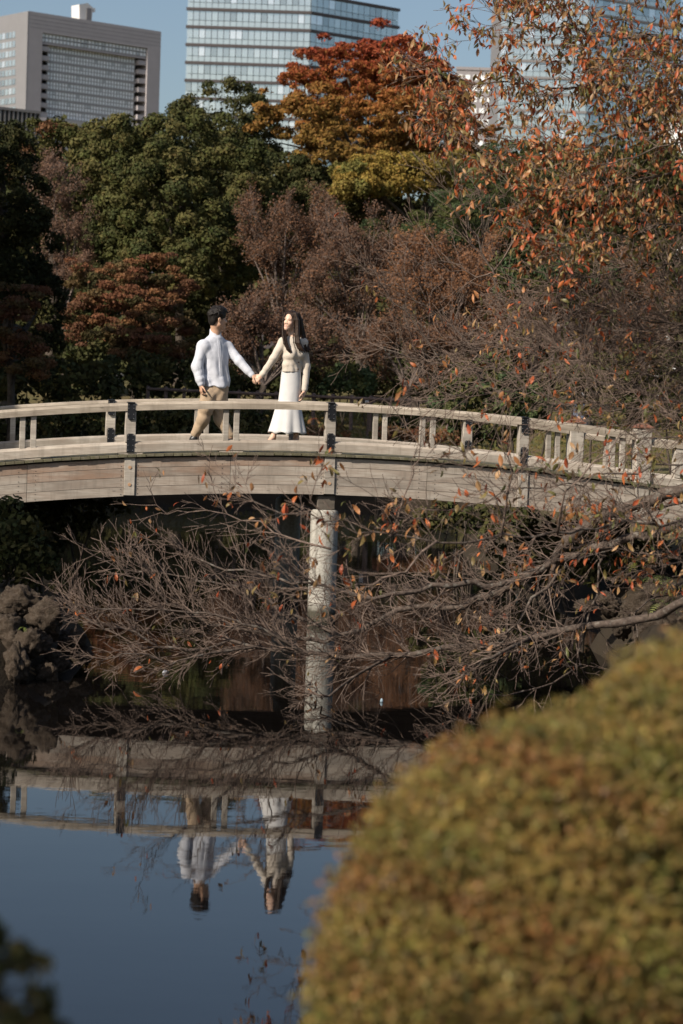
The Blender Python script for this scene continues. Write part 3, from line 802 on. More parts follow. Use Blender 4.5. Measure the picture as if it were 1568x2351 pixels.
leafy('evergreen_tree', 'broad evergreen with billowing olive green crown left of centre', 'tree',
      [(300,380,110,85),(420,370,120,90,2),(500,450,95,110,1),(380,490,120,100,-2),(290,520,85,90,-1),(470,590,100,95,-2),(380,620,90,80,-3),(540,560,50,90,0)], 86, 0.46, 200, 0.058, G1, 21, bias=0.9)
leafy('evergreen_tree', 'round topped dark evergreen standing before the banded glass tower', 'tree', [(508,285,88,75),(470,330,70,60),(560,330,60,70)], 98, 0.5, 240, 0.058, G2, 22, bias=0.9)
leafy('evergreen_tree', 'dark evergreen under the orange maple at the centre', 'tree', [(640,430,75,68),(700,440,60,50),(590,415,55,55)], 94, 0.46, 230, 0.056, G2, 23, bias=0.9)
leafy('maple_tree', 'tall maple turning from red top to orange skirts before the glass tower', 'tree',
      [(850,180,135,72),(770,165,80,55,2),(930,170,85,70,3),(690,290,80,62,-17),(820,300,110,80,-3),(930,290,105,85,-1),(1000,250,60,90,3),(750,360,60,50,-18),(640,305,42,42,-17),(1020,330,70,55)], 112, 0.5, 150, 0.075, OR_, 24, mat=M_AUT, tone=maple_tone, ragged=0.24, fill=0.04, dens=1.1, flat=0.5, r0=0.3)
leafy('ginkgo_tree', 'low spreading tree with golden yellow leaves below the maple', 'tree', [(880,412,105,40),(980,398,90,38,1),(815,432,50,30,-1),(1050,395,50,30,1)], 88.5, 0.4, 220, 0.055, YE, 25, mat=M_AUT, fill=0.15, dens=1.25)
leafy('pine_tree', 'green pine right of the yellow tree', 'tree', [(1095,430,70,52),(1110,490,80,55),(1030,485,50,40),(1160,430,70,70,2)], 82, 0.5, 200, 0.075, GP, 26, asp=0.16, flat=0.6)
leafy('pine_tree', 'small low pine pad in front of the olive shrubs', 'tree', [(925,525,68,26),(985,545,40,22)], 78, 0.4, 190, 0.07, GP, 27, asp=0.16, flat=0.6, r0=0.12)
leafy('evergreen_tree', 'dull olive tree behind the bare brown cherries', 'tree', [(790,470,105,45),(870,490,80,42),(720,490,70,45)], 90, 0.42, 220, 0.052, OL, 28)
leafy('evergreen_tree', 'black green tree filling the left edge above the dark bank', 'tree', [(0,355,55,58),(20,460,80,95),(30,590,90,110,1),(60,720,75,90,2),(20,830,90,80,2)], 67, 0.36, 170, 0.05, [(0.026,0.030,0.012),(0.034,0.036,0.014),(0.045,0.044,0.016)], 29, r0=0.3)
leafy('evergreen_tree', 'low mixed green and russet tree below the finned building', 'tree', [(95,325,75,32),(180,335,70,36),(60,370,60,40)], 95, 0.42, 220, 0.055, G1[:2]+[(0.12,0.06,0.03)]+G1[2:], 30)
leafy('evergreen_tree', 'dark evergreen behind the leafy branches at the right', 'tree', [(1250,430,110,80),(1380,450,120,90,2),(1510,440,110,90,3),(1300,540,110,80)], 92, 0.6, 110, 0.1, G2, 31)
leafy('evergreen_tree', 'shaded evergreen behind the broad crown and the maple', 'tree', [(560,480,120,110),(680,520,120,100),(240,430,140,110),(800,530,120,80)], 104, 0.8, 60, 0.13, G2, 32, back=0.1)
leafy('evergreen_tree', 'dark leafy screen behind the orange brown cherries', 'tree', [(950,560,140,90),(1120,580,130,100),(1330,600,150,110),(1500,610,120,110)], 104, 0.8, 60, 0.13, G2, 33, back=0.1)
# russet and mauve trees
def tier(p, base, rg): return base
leafy('cherry_tree', 'russet tree with layered foliage before the broad evergreen', 'tree', [(255,655,85,50),(340,650,80,48,1),(300,720,115,48,-1),(390,740,60,42),(260,770,90,40,-1),(350,800,90,32,-2)], 74, 0.32, 170, 0.042, BR+OL[1:2], 41, mat=M_AUT, flat=0.45, fill=0.05, dens=0.9, r0=0.15, ragged=0.18)
leafy('cherry_tree', 'russet tree cut by the left picture edge', 'tree', [(20,690,60,45),(40,770,60,40),(50,835,55,26),(0,740,60,60)], 61, 0.3, 170, 0.038, BR, 42, mat=M_AUT, flat=0.45, fill=0.05, r0=0.15, ragged=0.18)
def bare(name, label, base_px, Y, height, seed, lobes, leaf_pal, nleaf, leaf=0.05, kids=(2, 4), depth=5, mat=None, spread=0.6, r0=0.13, cat='tree'):
    """a nearly bare tree: limbs reach into the lobes, twigs fill them, some leaves hang on"""
    rg = np.random.default_rng(seed); q = P(base_px, 900, Y); b_ = np.array([q[0], Y, land1(q[0], Y)])
    t = empty(name, (0, 0, 0), label, cat); LW = lobes_world(lobes, Y); out = []; tips = []
    ctr = np.mean([c for c, r in LW], 0); fork = b_ + (ctr-b_)*np.array([0.35, 0.35, 0.45])
    mb = MB(); mb.tube([b_-np.array([0, 0, 0.4]), b_, (b_+fork)/2 + rg.normal(0, 0.1, 3), fork], [r0*1.5, r0*1.2, r0, r0*0.8], 8); mb.build('trunk', mat or M_BARK, t, smooth=True)
    for c, r in LW:
        nl = 5
        for k in range(nl):
            e = c + rg.uniform(-0.55, 0.55, 3)*r
            m_ = fork*0.5 + e*0.5 + np.array([0, 0, 0.1*np.linalg.norm(e-fork)])
            for a, b2, ra, rb in ((fork, m_, r0*0.5, r0*0.32), (m_, e, r0*0.32, r0*0.16)): out.append((*a, *b2, ra, rb))
            for s0, dd in ((m_*0.5+e*0.5, e-m_), (e, e-m_), (e*0.8+m_*0.2, c-e)):
                grow(s0, dd + rg.normal(0, 0.5, 3)*np.linalg.norm(dd) + np.array([0, 0, 0.15]), float(r.mean())*0.62, r0*0.16, depth-2, rg, out, tips, spread, 3, kids, 0.12, 0.66, 0.2, 0.006)
    S = np.array(out)
    obj('branches', segs_mesh('branches', S), mat or M_TWIG, t, kind='stuff')
    if nleaf:
        T = np.array([p for p, d in tips]); pick = rg.integers(0, len(T), nleaf); c = T[pick] + rg.normal(0, 0.09, (nleaf, 3))
        pal = np.array(leaf_pal); K = pal[rg.integers(0, len(pal), nleaf)]*rg.uniform(0.7, 1.25, (nleaf, 1))
        V, Fc, cc = leaf_quads(c, unit(rg.normal(size=(nleaf, 3)) + np.array([-0.3, -0.4, 0.4])), leaf, 0.5, rg, K)
        obj('leaves', mesh_np('leaves', V, Fc, cc), M_AUT, t, kind='stuff')
    return t
MV = [(0.18, 0.112, 0.082), (0.16, 0.098, 0.072), (0.20, 0.12, 0.078)]
RB = [(0.175, 0.092, 0.056), (0.15, 0.088, 0.058), (0.20, 0.100, 0.054), (0.13, 0.088, 0.066)]
RO = [(0.27, 0.125, 0.058), (0.23, 0.115, 0.060), (0.20, 0.12, 0.080)]
bare('cherry_tree', 'mauve twiggy tree between the dark left tree and the broad evergreen', 150, 84, 9, 51, [(120,430,80,65),(150,540,65,60),(160,630,50,45)], MV, 16000, 0.042)
bare('cherry_tree', 'brown cherry with thin leaves above the walking couple', 640, 79, 8, 52, [(620,560,85,70),(700,540,85,65),(640,650,80,60)], RB, 23000, 0.040)
bare('cherry_tree', 'wide mauve brown cherry right of the woman', 830, 77, 8, 53, [(780,610,95,75),(880,610,100,75),(830,700,110,65),(740,720,80,60)], RB+MV, 29000, 0.040)
bare('cherry_tree', 'low dark red cherry right behind the couple', 600, 71, 6, 54, [(560,750,75,50),(640,780,80,50),(720,800,80,45),(560,820,60,35)], RB[:2]+MV[:1], 17000, 0.040)
bare('cherry_tree', 'orange brown cherry thicket behind the grey branches', 1010, 75, 8, 55, [(960,640,95,75),(1060,630,100,80),(1010,730,120,70),(1120,700,90,80)], RO, 31000, 0.040)
bare('cherry_tree', 'dark rusty cherry beneath the orange brown thicket', 930, 70, 5, 56, [(860,790,90,45),(950,810,90,45),(1040,800,80,45)], RB, 17000, 0.040)
bare('cherry_tree', 'rust coloured cherry behind the twig tangle at the right', 1350, 68, 8, 57, [(1230,720,100,80),(1350,690,110,90),(1470,700,100,90),(1420,800,120,60)], RO+RB, 23000, 0.040)
# understorey
def shrub(label, lobes, Y, pal, seed, leaf=0.05, clump=0.28, per=90, mat=None, name='shrub', **k):
    t = empty(name, (0, 0, 0), label, 'shrub'); b_ = base_of(lobes, Y)
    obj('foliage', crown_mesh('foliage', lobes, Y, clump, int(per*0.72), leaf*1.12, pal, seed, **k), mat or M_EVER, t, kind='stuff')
    LW = lobes_world(lobes, Y); mb = MB(); rg = np.random.default_rng(seed)
    for q in range(5):
        mb = MB(); c, r = LW[q % len(LW)]; g_ = np.array([c[0] + rg.normal(0, 0.15), c[1], land1(c[0], c[1])-0.1]); e = c + rg.normal(0, 0.4, 3)*r; e[2] = max(e[2], g_[2]+0.3)
        mb.tube([g_, (g_+e)/2 + rg.normal(0, 0.05, 3), e], [0.03, 0.022, 0.008], 5); mb.build('stem', M_BARK, t, smooth=True)
    return t
shrub('dark bushes lining the far waterline behind the couple', [(x, 975+6*math.sin(x), 60, 36) for x in range(-60, 700, 85)], 61.5, G2, 60, 0.06, 0.34, 60)
shrub('bright green shrub by the far fence right of the woman', [(800,872,40,34),(775,890,28,22),(825,885,26,24)], 69, GP, 61)
for i, (lab, L, Y, pal) in enumerate((
    ('dark leafy thicket between the left tree and the russet tree', [(120,800,90,90),(190,860,80,60),(40,860,80,60)], 80, G2),
    ('dark leafy thicket under the broad evergreen', [(440,790,100,90),(520,740,80,90),(420,700,90,60)], 90, G2),
    ('dark shrub bank under the trees at the far left', [(60,880,90,50),(170,885,90,45),(0,900,60,45)], 64, G2),
    ('dark shrub bank behind the man', [(300,875,90,42),(400,880,90,40),(480,885,60,36)], 70, G2),
    ('dark shrub bank between the couple and the green shrub', [(580,885,70,34),(680,885,70,36)], 74, G2),
    ('dark shrub bank right of the green shrub', [(900,880,80,40),(1000,880,80,40)], 73, G2))):
    shrub(lab, L, Y, pal, 70+i, 0.07, 0.4, 70)
shrub('glossy green shrub behind the right half of the handrail', [(1110,880,62,55),(1060,930,60,50),(1160,940,70,60),(1110,985,70,35)], 42, GP+G2, 81, 0.036, 0.16, 90)
shrub('dark green clipped tree above the twig tangle at the right', [(1240,625,95,40),(1300,600,60,40),(1185,650,50,35),(1330,650,80,50)], 46, G2+GP[:1], 82, 0.036, 0.2, 80)
shrub('olive shrub behind the bridge end at the right', [(1390,900,90,60),(1480,880,90,70),(1540,940,80,60)], 40, OL+G2, 83, 0.034, 0.18, 70)
shrub('dark bush added behind the bridge to darken the right waterline', [(1080,1205,70,32),(1165,1210,75,38),(1010,1195,50,24)], 34, G2, 86, 0.036, 0.18, 60, ragged=0.2)  # added bush, covers sunlit bank that should lie in shade
shrub('low rounded shrub on the far grass bank', [(930,975,36,20),(960,980,28,18)], 60.5, G2, 84, 0.04, 0.2, 80)
shrub('low russet bush at the foot of the far grass bank', [(1000,1005,60,12),(880,1000,50,9),(760,1000,40,9)], 59.5, BR, 85, 0.04, 0.2, 60, mat=M_AUT)
# grass on the far bank seen between the rails
rg = np.random.default_rng(90); n_ = 18000
gxx = rg.uniform(-9, 13, n_); gyy = rg.uniform(57, 76, n_); gd = pond_dist(gxx, gyy); kp = gd > 0.4; gxx, gyy = gxx[kp], gyy[kp]
gz = land(gxx, gyy); c = np.stack([gxx, gyy, gz+0.03], 1); pal = np.array([(0.15,0.12,0.045),(0.12,0.11,0.038),(0.17,0.125,0.05),(0.10,0.105,0.035)])
V, Fc, cc = leaf_quads(c, unit(rg.normal(size=(len(c), 3))*np.array([1, 1, 0.3]) + np.array([0, -0.4, 0.2])), 0.07, 0.35, rg, pal[rg.integers(0, 4, len(c))])
o = obj('grass', mesh_np('grass', V, Fc, cc), M_AUT); tag(o, 'short dry grass on the far bank seen between the rails', 'grass', kind='stuff')
# low log fence on the far bank
M_FENCE = mat_wood('fence_log', (0.21, 0.15, 0.13), (0.11, 0.078, 0.066))
fence = empty('log_fence', (0, 0, 0), 'low log fence along the far bank behind the bridge', 'fence')
fp0, fp1 = P(340, 893, 66), P(1030, 924, 63); nf = 17
FP = [fp0 + (fp1-fp0)*i/(nf-1) for i in range(nf)]
for i, q in enumerate(FP):
    mb = MB(); mb.tube([(0,0,-0.9), (0,0,0.02), (0,0,0.075), (0,0,0.09)], [0.055, 0.055, 0.055, 0.035], 8); mb.build('fence_post', M_FENCE, fence, smooth=False, loc=q)
    if i < nf-1:
        d = FP[i+1]-q
        for dz in (0.0, -0.32):
            mb = MB(); mb.tube([(0,-0.06,dz), d+np.array([0,-0.06,dz])], 0.045, 8); mb.build('fence_rail', M_FENCE, fence, loc=q)
sg = P(846, 919, 64.2); sign = empty('notice_sign', sg, 'small white notice board on the far fence', 'sign')
mb = MB(); mb.box((-0.10, -0.03, -0.08), (0.10, 0.0, 0.08), 0.01); mb.build('board', M_WHITE, sign)
mb = MB(); mb.box((0.06, 0.001, -0.07), (0.2, 0.05, 0.1), 0.01); mb.box((-0.03, 0.001, -1.0), (0.03, 0.04, 0.06)); mb.build('stake', M_FENCE, sign)
# ------------------------------------------------------------------ cherry tree on the right bank, its branches over the water
M_LIMB = mat_bark('cherry_bark', (0.036, 0.027, 0.022), (0.115, 0.088, 0.072), 26, lichen=0.22)
M_TW = mat_bark('cherry_twig', (0.085, 0.060, 0.048), (0.215, 0.160, 0.130), 30)
M_CLEAF = mat_leaf('cherry_leaf', 0.35, 0.45)
cherry = empty('cherry_tree', (0, 0, 0), 'autumn cherry with orange leaves and bare twigs reaching over the pond from the right', 'tree')
TB = np.array([5.3, 21.5, 0.0]); TB[2] = land1(TB[0], TB[1])
trunk_pts = [TB-np.array([0, 0, 0.4]), TB, TB+(0.1, 0.1, 1.0), TB+(-0.1, 0.0, 2.2), TB+(-0.35, -0.2, 3.6), TB+(-0.45, -0.3, 5.2), TB+(-0.8, -0.3, 6.6)]
mb = MB(); mb.tube(trunk_pts, [0.34, 0.28, 0.22, 0.20, 0.16, 0.10, 0.05], 12); ctrunk = mb.build('trunk', M_LIMB, cherry, smooth=True)
rgc = np.random.default_rng(5)
def trunk_at(z):
    z = min(max(z, TB[2]+0.5), trunk_pts[-1][2])
    for a, b_ in zip(trunk_pts[1:-1], trunk_pts[2:]):
        if a[2] <= z <= b_[2]: return a + (b_-a)*(z-a[2])/(b_[2]-a[2])
    return trunk_pts[-1]
SEG, TIP = [], []          # twig segments, (point, direction, leafiness)
def limb(pts, r0, r1, tw=(7, 0.55, 2), leaf=0.0, up=0.1, spread=0.8, to_trunk=True, bias=(0, 0, 0.15), tw_from=0.0, part=True, rtw=0.0075, wobble=0.02, dens=1.0):
    """a traced limb, from its thick end; side twigs grow from it"""
    if pts[-1][1] > 1150 and pts[-1][2] > 20.5: pts = [(x, y, s-2.2 if s > 22 else s-0.6) for x, y, s in pts]
    W_ = [P(*p) for p in pts]
    if to_trunk:
        q = trunk_at(W_[0][2] + (-0.5 if W_[0][2] > 2.4 else 0.8)); W_ = [q, (q+W_[0])/2 + np.array([0, 0, 0.1])] + W_
    # smooth
    D_ = []
    for i in range(len(W_)-1):
        p0, p1, p2, p3 = W_[max(i-1, 0)], W_[i], W_[i+1], W_[min(i+2, len(W_)-1)]
        n = max(2, int(np.linalg.norm(p2-p1)/0.12))
        for j in range(n):
            t = j/n; D_.append(0.5*((2*p1) + (-p0+p2)*t + (2*p0-5*p1+4*p2-p3)*t*t + (-p0+3*p1-3*p2+p3)*t**3) + rgc.normal(0, wobble, 3)*(i > 0))
    D_.append(W_[-1]); D_ = np.array(D_); n = len(D_); cum = np.concatenate([[0], np.cumsum(np.linalg.norm(np.diff(D_, axis=0), axis=1))]); f = cum/cum[-1]
    rad = r0 + (r1-r0)*f**0.8
    if part:
        mb = MB(); mb.tube(D_, list(rad*(1+rgc.normal(0, 0.06, n))), 7 if r0 > 0.02 else 5); mb.build('limb', M_LIMB if r0 > 0.012 else M_TW, ctrunk, smooth=True)
    else:
        for a, b_, ra, rb in zip(D_[:-1], D_[1:], rad[:-1], rad[1:]): SEG.append((*a, *b_, ra, rb))
    per, ln, dp = tw
    rm = 0.0025 if W_[-1][1] > 19 else 0.0022; nt_ = int(cum[-1]*per*dens)
    for k in range(nt_):
        u = rgc.uniform(tw_from, 1.0); i = min(int(np.searchsorted(f, u)), n-1); i = max(i, 1)
        d = unit(D_[i]-D_[i-1]); perp = unit(np.cross(d, rgc.normal(size=3)))
        nd = unit(d*math.cos(spread) + perp*math.sin(spread) + np.array(bias)); t0 = len(TIP); tips = []
        grow(D_[i], nd, ln*rgc.uniform(0.5, 1.25)*(1.1-0.4*u), min(rtw, rad[i]*0.6), dp, rgc, SEG, tips, 0.62, 3, (1, 4), up, 0.62, 0.16, rm)
        for p, d_ in tips:
            if rgc.random() < leaf: TIP.append((p, d_))
    tips = []; grow(D_[-1], D_[-1]-D_[-2], ln*0.55, r1, dp, rgc, SEG, tips, 0.5, 3, (1, 3), up, 0.62, 0.14, rm)
    for p, d_ in tips:
        if rgc.random() < leaf: TIP.append((p, d_))
# --- low limbs over the water
limb([(1620,1360,22.3),(1500,1410,22.5),(1384,1432,22.6),(1309,1442,22.7),(1224,1462,22.8),(1134,1477,22.9),(1024,1487,23),(909,1502,23),(784,1509,23.1),(710,1507,23.1),(600,1484,23.2),(500,1474,23.3),(435,1499,23.3),(310,1462,23.4),(220,1436,23.4),(175,1395,23.5)], 0.065, 0.007, (15, 0.42, 2), 0.012, 0.12, 0.8, bias=(-0.10, 0, 0.35), tw_from=0.45)
limb([(1560,1210,22.5),(1430,1240,22.7),(1274,1292,22.8),(1234,1317,22.9),(1134,1362,23),(1059,1387,23.1),(984,1392,23.2),(909,1407,23.2),(784,1462,23.2),(690,1470,23.3),(600,1450,23.3),(480,1430,23.4),(360,1360,23.5),(290,1310,23.6)], 0.075, 0.006, (14, 0.42, 2), 0.02, 0.12, 0.8, bias=(-0.10, 0, 0.3), tw_from=0.4)
limb([(1234,1311,22.9),(1144,1341,22.8),(1024,1341,22.7),(900,1370,22.6),(790,1360,22.6),(640,1330,22.7),(500,1300,22.8),(420,1262,22.9)], 0.035, 0.006, (12, 0.40, 2), 0.03, 0.12, 0.8, to_trunk=False, bias=(-0.1, 0, 0.2))
limb([(784,1462,23.2),(650,1400,23.4),(520,1345,23.5),(400,1320,23.6),(310,1315,23.7),(215,1275,23.8)], 0.02, 0.004, (15, 0.36, 2), 0.0, 0.12, 0.8, to_trunk=False, bias=(-0.1, 0, 0.2))
limb([(710,1505,23.1),(590,1440,23.0),(470,1410,23.0),(340,1400,23.0),(250,1400,23.1),(200,1390,23.1)], 0.02, 0.004, (15, 0.36, 2), 0.0, 0.12, 0.8, to_trunk=False, bias=(-0.1, 0, 0.25))
limb([(600,1484,23.2),(480,1500,23.0),(380,1520,22.9),(290,1500,22.8),(215,1510,22.8)], 0.014, 0.004, (12, 0.3, 2), 0.0, 0.02, 0.7, to_trunk=False, bias=(-0.3, 0, -0.05))
limb([(760,1260,22.8),(680,1240,22.9),(600,1205,23),(520,1185,23),(440,1172,23.1),(385,1172,23.1),(330,1160,23.1)], 0.012, 0.003, (9, 0.35, 1), 0.03, 0.1, 0.6, to_trunk=False, bias=(-0.2, 0, 0.1))
limb([(560,1300,23),(520,1210,23),(495,1130,23),(482,1080,23),(470,1040,23)], 0.008, 0.002, (7, 0.2, 1), 0.0, 0.1, 0.7, to_trunk=False, bias=(-0.5, 0, 0.0), part=False)
limb([(900,1505,23),(800,1560,22.6),(745,1600,22.3),(700,1560,22.0)], 0.016, 0.005, (9, 0.35, 2), 0.0, 0.0, 0.7, to_trunk=False, bias=(-0.2, 0, -0.1))
limb([(1224,1462,22.8),(1109,1522,22.2),(999,1607,21.8),(949,1642,21.6)], 0.022, 0.005, (12, 0.4, 2), 0.01, 0.05, 0.8, to_trunk=False, bias=(-0.2, 0, 0.05))
limb([(1430,1200,21.2),(1394,1237,21.2),(1374,1327,21.2),(1354,1417,21.2),(1334,1497,21.1),(1304,1557,21.0),(1200,1590,20.9),(1090,1600,20.8)], 0.024, 0.006, (9, 0.4, 2), 0.10, 0.05, 0.8, bias=(-0.1, 0, 0.1))
limb([(1490,1380,20.8),(1455,1440,20.6),(1455,1520,20.5),(1420,1560,20.5)], 0.02, 0.006, (8, 0.35, 2), 0.1, 0.05, 0.8, bias=(-0.1, 0, 0.1))
limb([(1300,1300,22.4),(1250,1345,22.3),(1204,1400,22.2),(1170,1450,22.1),(1140,1490,22.0)], 0.016, 0.005, (10, 0.4, 2), 0.05, 0.08, 0.8, to_trunk=False, bias=(-0.1, 0, 0.15))
limb([(1600,1120,22.2),(1500,1140,22.4),(1430,1165,22.5),(1370,1195,22.6),(1310,1240,22.7),(1274,1292,22.8)], 0.085, 0.05, (12, 0.4, 2), 0.08, 0.1, 0.8, bias=(-0.1, 0, 0.1))
# --- nearer branches with hanging leaves before the girder
limb([(1600,1185,17.6),(1440,1200,17.2),(1280,1225,16.9),(1199,1232,16.8),(1104,1242,16.7),(1004,1242,16.6),(859,1222,16.6),(784,1204,16.6),(700,1190,16.6),(620,1165,16.6),(560,1140,16.7)], 0.026, 0.004, (9, 0.34, 2), 0.10, 0.05, 0.8, bias=(-0.15, 0, 0.1), tw_from=0.35)
limb([(1150,1236,16.8),(1165,1140,16.7),(1172,1080,16.6),(1172,1020,16.6),(1165,960,16.6)], 0.011, 0.003, (11, 0.35, 2), 0.10, 0.05, 0.9, to_trunk=False)
limb([(900,1230,16.6),(928,1146,16.5),(946,1088,16.5),(956,1052,16.5),(974,974,16.5),(988,926,16.5)], 0.008, 0.002, (9, 0.3, 2), 0.06, 0.05, 0.9, to_trunk=False)
limb([(745,1205,16.6),(728,1140,16.5),(734,1080,16.5),(738,1040,16.4),(732,1000,16.4)], 0.006, 0.002, (8, 0.22, 1), 0.3, 0.05, 0.9, to_trunk=False)
limb([(1280,1225,16.9),(1300,1130,16.8),(1360,1060,16.8),(1430,1010,16.8),(1500,990,16.9)], 0.012, 0.003, (7, 0.3, 2), 0.16, 0.05, 0.9, to_trunk=False)
limb([(1610,1050,18.2),(1500,1070,18.0),(1400,1090,17.9),(1300,1105,17.8),(1200,1125,17.8),(1080,1150,17.7),(980,1170,17.7)], 0.02, 0.004, (7, 0.36, 2), 0.14, 0.04, 0.85, bias=(-0.15, 0, 0.0), tw_from=0.3)
limb([(1620,1290,18.0),(1500,1270,17.9),(1400,1260,17.8),(1300,1280,17.7),(1230,1290,17.7)], 0.02, 0.004, (9, 0.36, 2), 0.22, 0.02, 0.85, bias=(-0.1, 0, -0.05), tw_from=0.3)
limb([(1004,1242,16.6),(920,1300,16.5),(850,1340,16.5),(780,1360,16.4),(690,1350,16.4)], 0.011, 0.003, (9, 0.35, 2), 0.06, 0.04, 0.85, to_trunk=False)
# --- grey bare limbs above the handrail
limb([(1620,930,23.2),(1568,922,23.3),(1450,894,23.4),(1341,872,23.5),(1221,860,23.6),(1113,848,23.7),(1021,836,23.8),(941,820,23.8),(880,800,23.9)], 0.04, 0.006, (13, 0.5, 2), 0.015, 0.05, 0.85, bias=(-0.1, 0, 0.05), tw_from=0.3)
limb([(1300,868,23.5),(1249,856,23.5),(1192,744,23.5),(1164,704,23.4),(1132,624,23.4),(1096,548,23.4),(1052,448,23.3)], 0.024, 0.005, (8, 0.5, 2), 0.01, 0.1, 0.7, to_trunk=False, bias=(0, 0, 0.15))
limb([(1140,852,23.7),(1096,816,23.7),(1064,776,23.7),(1004,724,23.7),(932,672,23.7),(880,640,23.7)], 0.014, 0.003, (8, 0.42, 2), 0.01, 0.1, 0.7, to_trunk=False)
limb([(1040,838,23.8),(1016,832,23.8),(980,788,23.8),(944,736,23.8),(908,688,23.8),(844,620,23.8),(820,568,23.8)], 0.013, 0.003, (7, 0.42, 2), 0.01, 0.1, 0.7, to_trunk=False)
limb([(1132,624,23.4),(1096,632,23.4),(1024,592,23.4),(976,540,23.4)], 0.010, 0.003, (8, 0.4, 2), 0.01, 0.1, 0.7, to_trunk=False)
limb([(1132,624,23.4),(1180,560,23.3),(1200,500,23.2),(1180,440,23.2)], 0.012, 0.003, (8, 0.4, 2), 0.0, 0.12, 0.7, to_trunk=False)
limb([(1096,816,23.7),(1040,870,23.6),(1000,890,23.5),(960,920,23.4)], 0.010, 0.003, (12, 0.35, 2), 0.0, 0.05, 0.8, to_trunk=False)
# --- tangle at the right
for (L, r0, lf) in (([(1620,690,22.2),(1480,690,22.3),(1360,705,22.4),(1260,740,22.5),(1180,790,22.6),(1110,800,22.7)], 0.022, 0.05),
                    ([(1620,790,22.0),(1500,785,22.1),(1400,770,22.2),(1300,755,22.3),(1220,740,22.4)], 0.024, 0.05),
                    ([(1620,610,21.8),(1480,610,21.9),(1370,630,22.0),(1280,660,22.1),(1200,700,22.2)], 0.02, 0.1),
                    ([(1620,860,21.2),(1500,850,21.3),(1400,840,21.4),(1300,820,21.5),(1200,800,21.6)], 0.024, 0.06),
                    ([(1620,960,20.6),(1540,950,20.7),(1440,940,20.8),(1340,920,20.9),(1240,900,21),(1120,905,21.1),(1010,900,21.2)], 0.024, 0.05),
                    ([(1620,1010,20.2),(1540,1000,20.3),(1430,985,20.4),(1330,970,20.5)], 0.02, 0.1),
                    ([(1620,740,20.6),(1540,735,20.7),(1460,730,20.8),(1380,770,20.9),(1340,820,21)], 0.02, 0.08)):
    limb(L, r0, 0.004, (20 if L[0][1] < 900 else 9, 0.5, 2), lf*0.8, 0.06, 0.85, bias=(-0.1, 0, 0.08), tw_from=0.3, wobble=0.035)
# --- leafy crown at the upper right
for (L, r0, lf, tw) in (([(1568,256,20.8),(1473,288,20.8),(1421,304,20.8),(1300,330,20.7),(1180,330,20.6),(1080,310,20.6),(1000,295,20.6)], 0.035, 0.75, 14),
                    ([(1568,240,21.4),(1521,228,21.4),(1421,200,21.4),(1221,192,21.4),(1081,192,21.4),(1010,180,21.4),(955,165,21.4)], 0.03, 0.75, 14),
                    ([(1330,200,21.4),(1309,188,21.4),(1293,92,21.3),(1261,28,21.3),(1200,-40,21.3)], 0.022, 0.7, 12),
                    ([(1600,100,20.6),(1450,80,20.6),(1300,75,20.6),(1180,60,20.6),(1090,30,20.6)], 0.026, 0.75, 14),
                    ([(1600,400,20.2),(1450,420,20.2),(1300,440,20.2),(1200,430,20.2),(1110,400,20.2)], 0.026, 0.7, 12),
                    ([(1600,520,20.0),(1450,530,20.0),(1320,550,20.0),(1250,560,20.0)], 0.022, 0.5, 12),
                    ([(1600,0,20.4),(1450,-30,20.4),(1280,-40,20.4),(1160,-20,20.4)], 0.026, 0.75, 13),
                    ([(1421,304,20.8),(1350,380,20.6),(1280,450,20.5),(1230,500,20.5)], 0.016, 0.65, 11),
                    ([(1600,170,19.6),(1500,150,19.6),(1400,130,19.6),(1330,150,19.6)], 0.02, 0.75, 13),
                    ([(1600,330,19.4),(1500,340,19.4),(1420,370,19.4),(1340,380,19.4),(1260,370,19.4)], 0.02, 0.7, 10)):
    limb([(x+45, y, s) if x < 1400 else (x, y, s) for x, y, s in L], r0, 0.004, (tw, 0.40, 2), lf*0.95, -0.02, 0.8, to_trunk=L[0][0] > 1500, bias=(-0.1, 0, -0.05), tw_from=0.25)
obj('twigs', segs_mesh('twigs', np.array(SEG)), M_TW, cherry, kind='stuff')
# --- leaves: pointed, keeled and curled, hanging from the twigs
def leaf_shape(L, wd, curl, keel):
    rows = [(0.0, 0.02), (0.22, 0.72), (0.48, 1.0), (0.75, 0.66), (1.0, 0.02)]; V = []
    for t, w_ in rows:
        z = -L*t; y = curl*L*math.sin(t*2.2); hw = wd*w_
        V += [(-hw, y + keel*hw, z), (0, y, z), (hw, y + keel*hw, z)]
    Fc = []
    for i in range(4):
        for j in range(2): Fc.append((i*3+j, i*3+j+1, i*3+4+j, i*3+3+j))
    return np.array(V), np.array(Fc)
LCOL = {'warm': [(0.47,0.14,0.045),(0.40,0.115,0.045),(0.38,0.085,0.034),(0.40,0.18,0.075),(0.42,0.25,0.12),(0.28,0.14,0.06),(0.22,0.16,0.065),(0.33,0.20,0.095)],
        'olive': [(0.20,0.155,0.05),(0.15,0.135,0.045),(0.26,0.16,0.06),(0.115,0.12,0.04),(0.34,0.15,0.055),(0.40,0.10,0.035)]}
leaf_pts = []
for p, d in TIP:
    for k in range(rgc.integers(1, 4)):
        leaf_pts.append(p + rgc.normal(0, 0.035, 3))
leaf_pts = np.array(leaf_pts); nL = len(leaf_pts)
def leaf_col(p):
    o = 0.25 + 0.28*np.clip((p[0]-1.0)/1.6, 0, 1) + 0.2*np.clip((4.6-p[2])/2.0, 0, 1)*(p[2] > 3.0)
    pal = LCOL['olive'] if rgc.random() < o else LCOL['warm']
    return np.array(pal[rgc.integers(0, len(pal))])*rgc.uniform(0.75, 1.25)
order = np.argsort(leaf_pts[:, 1]); inview = []
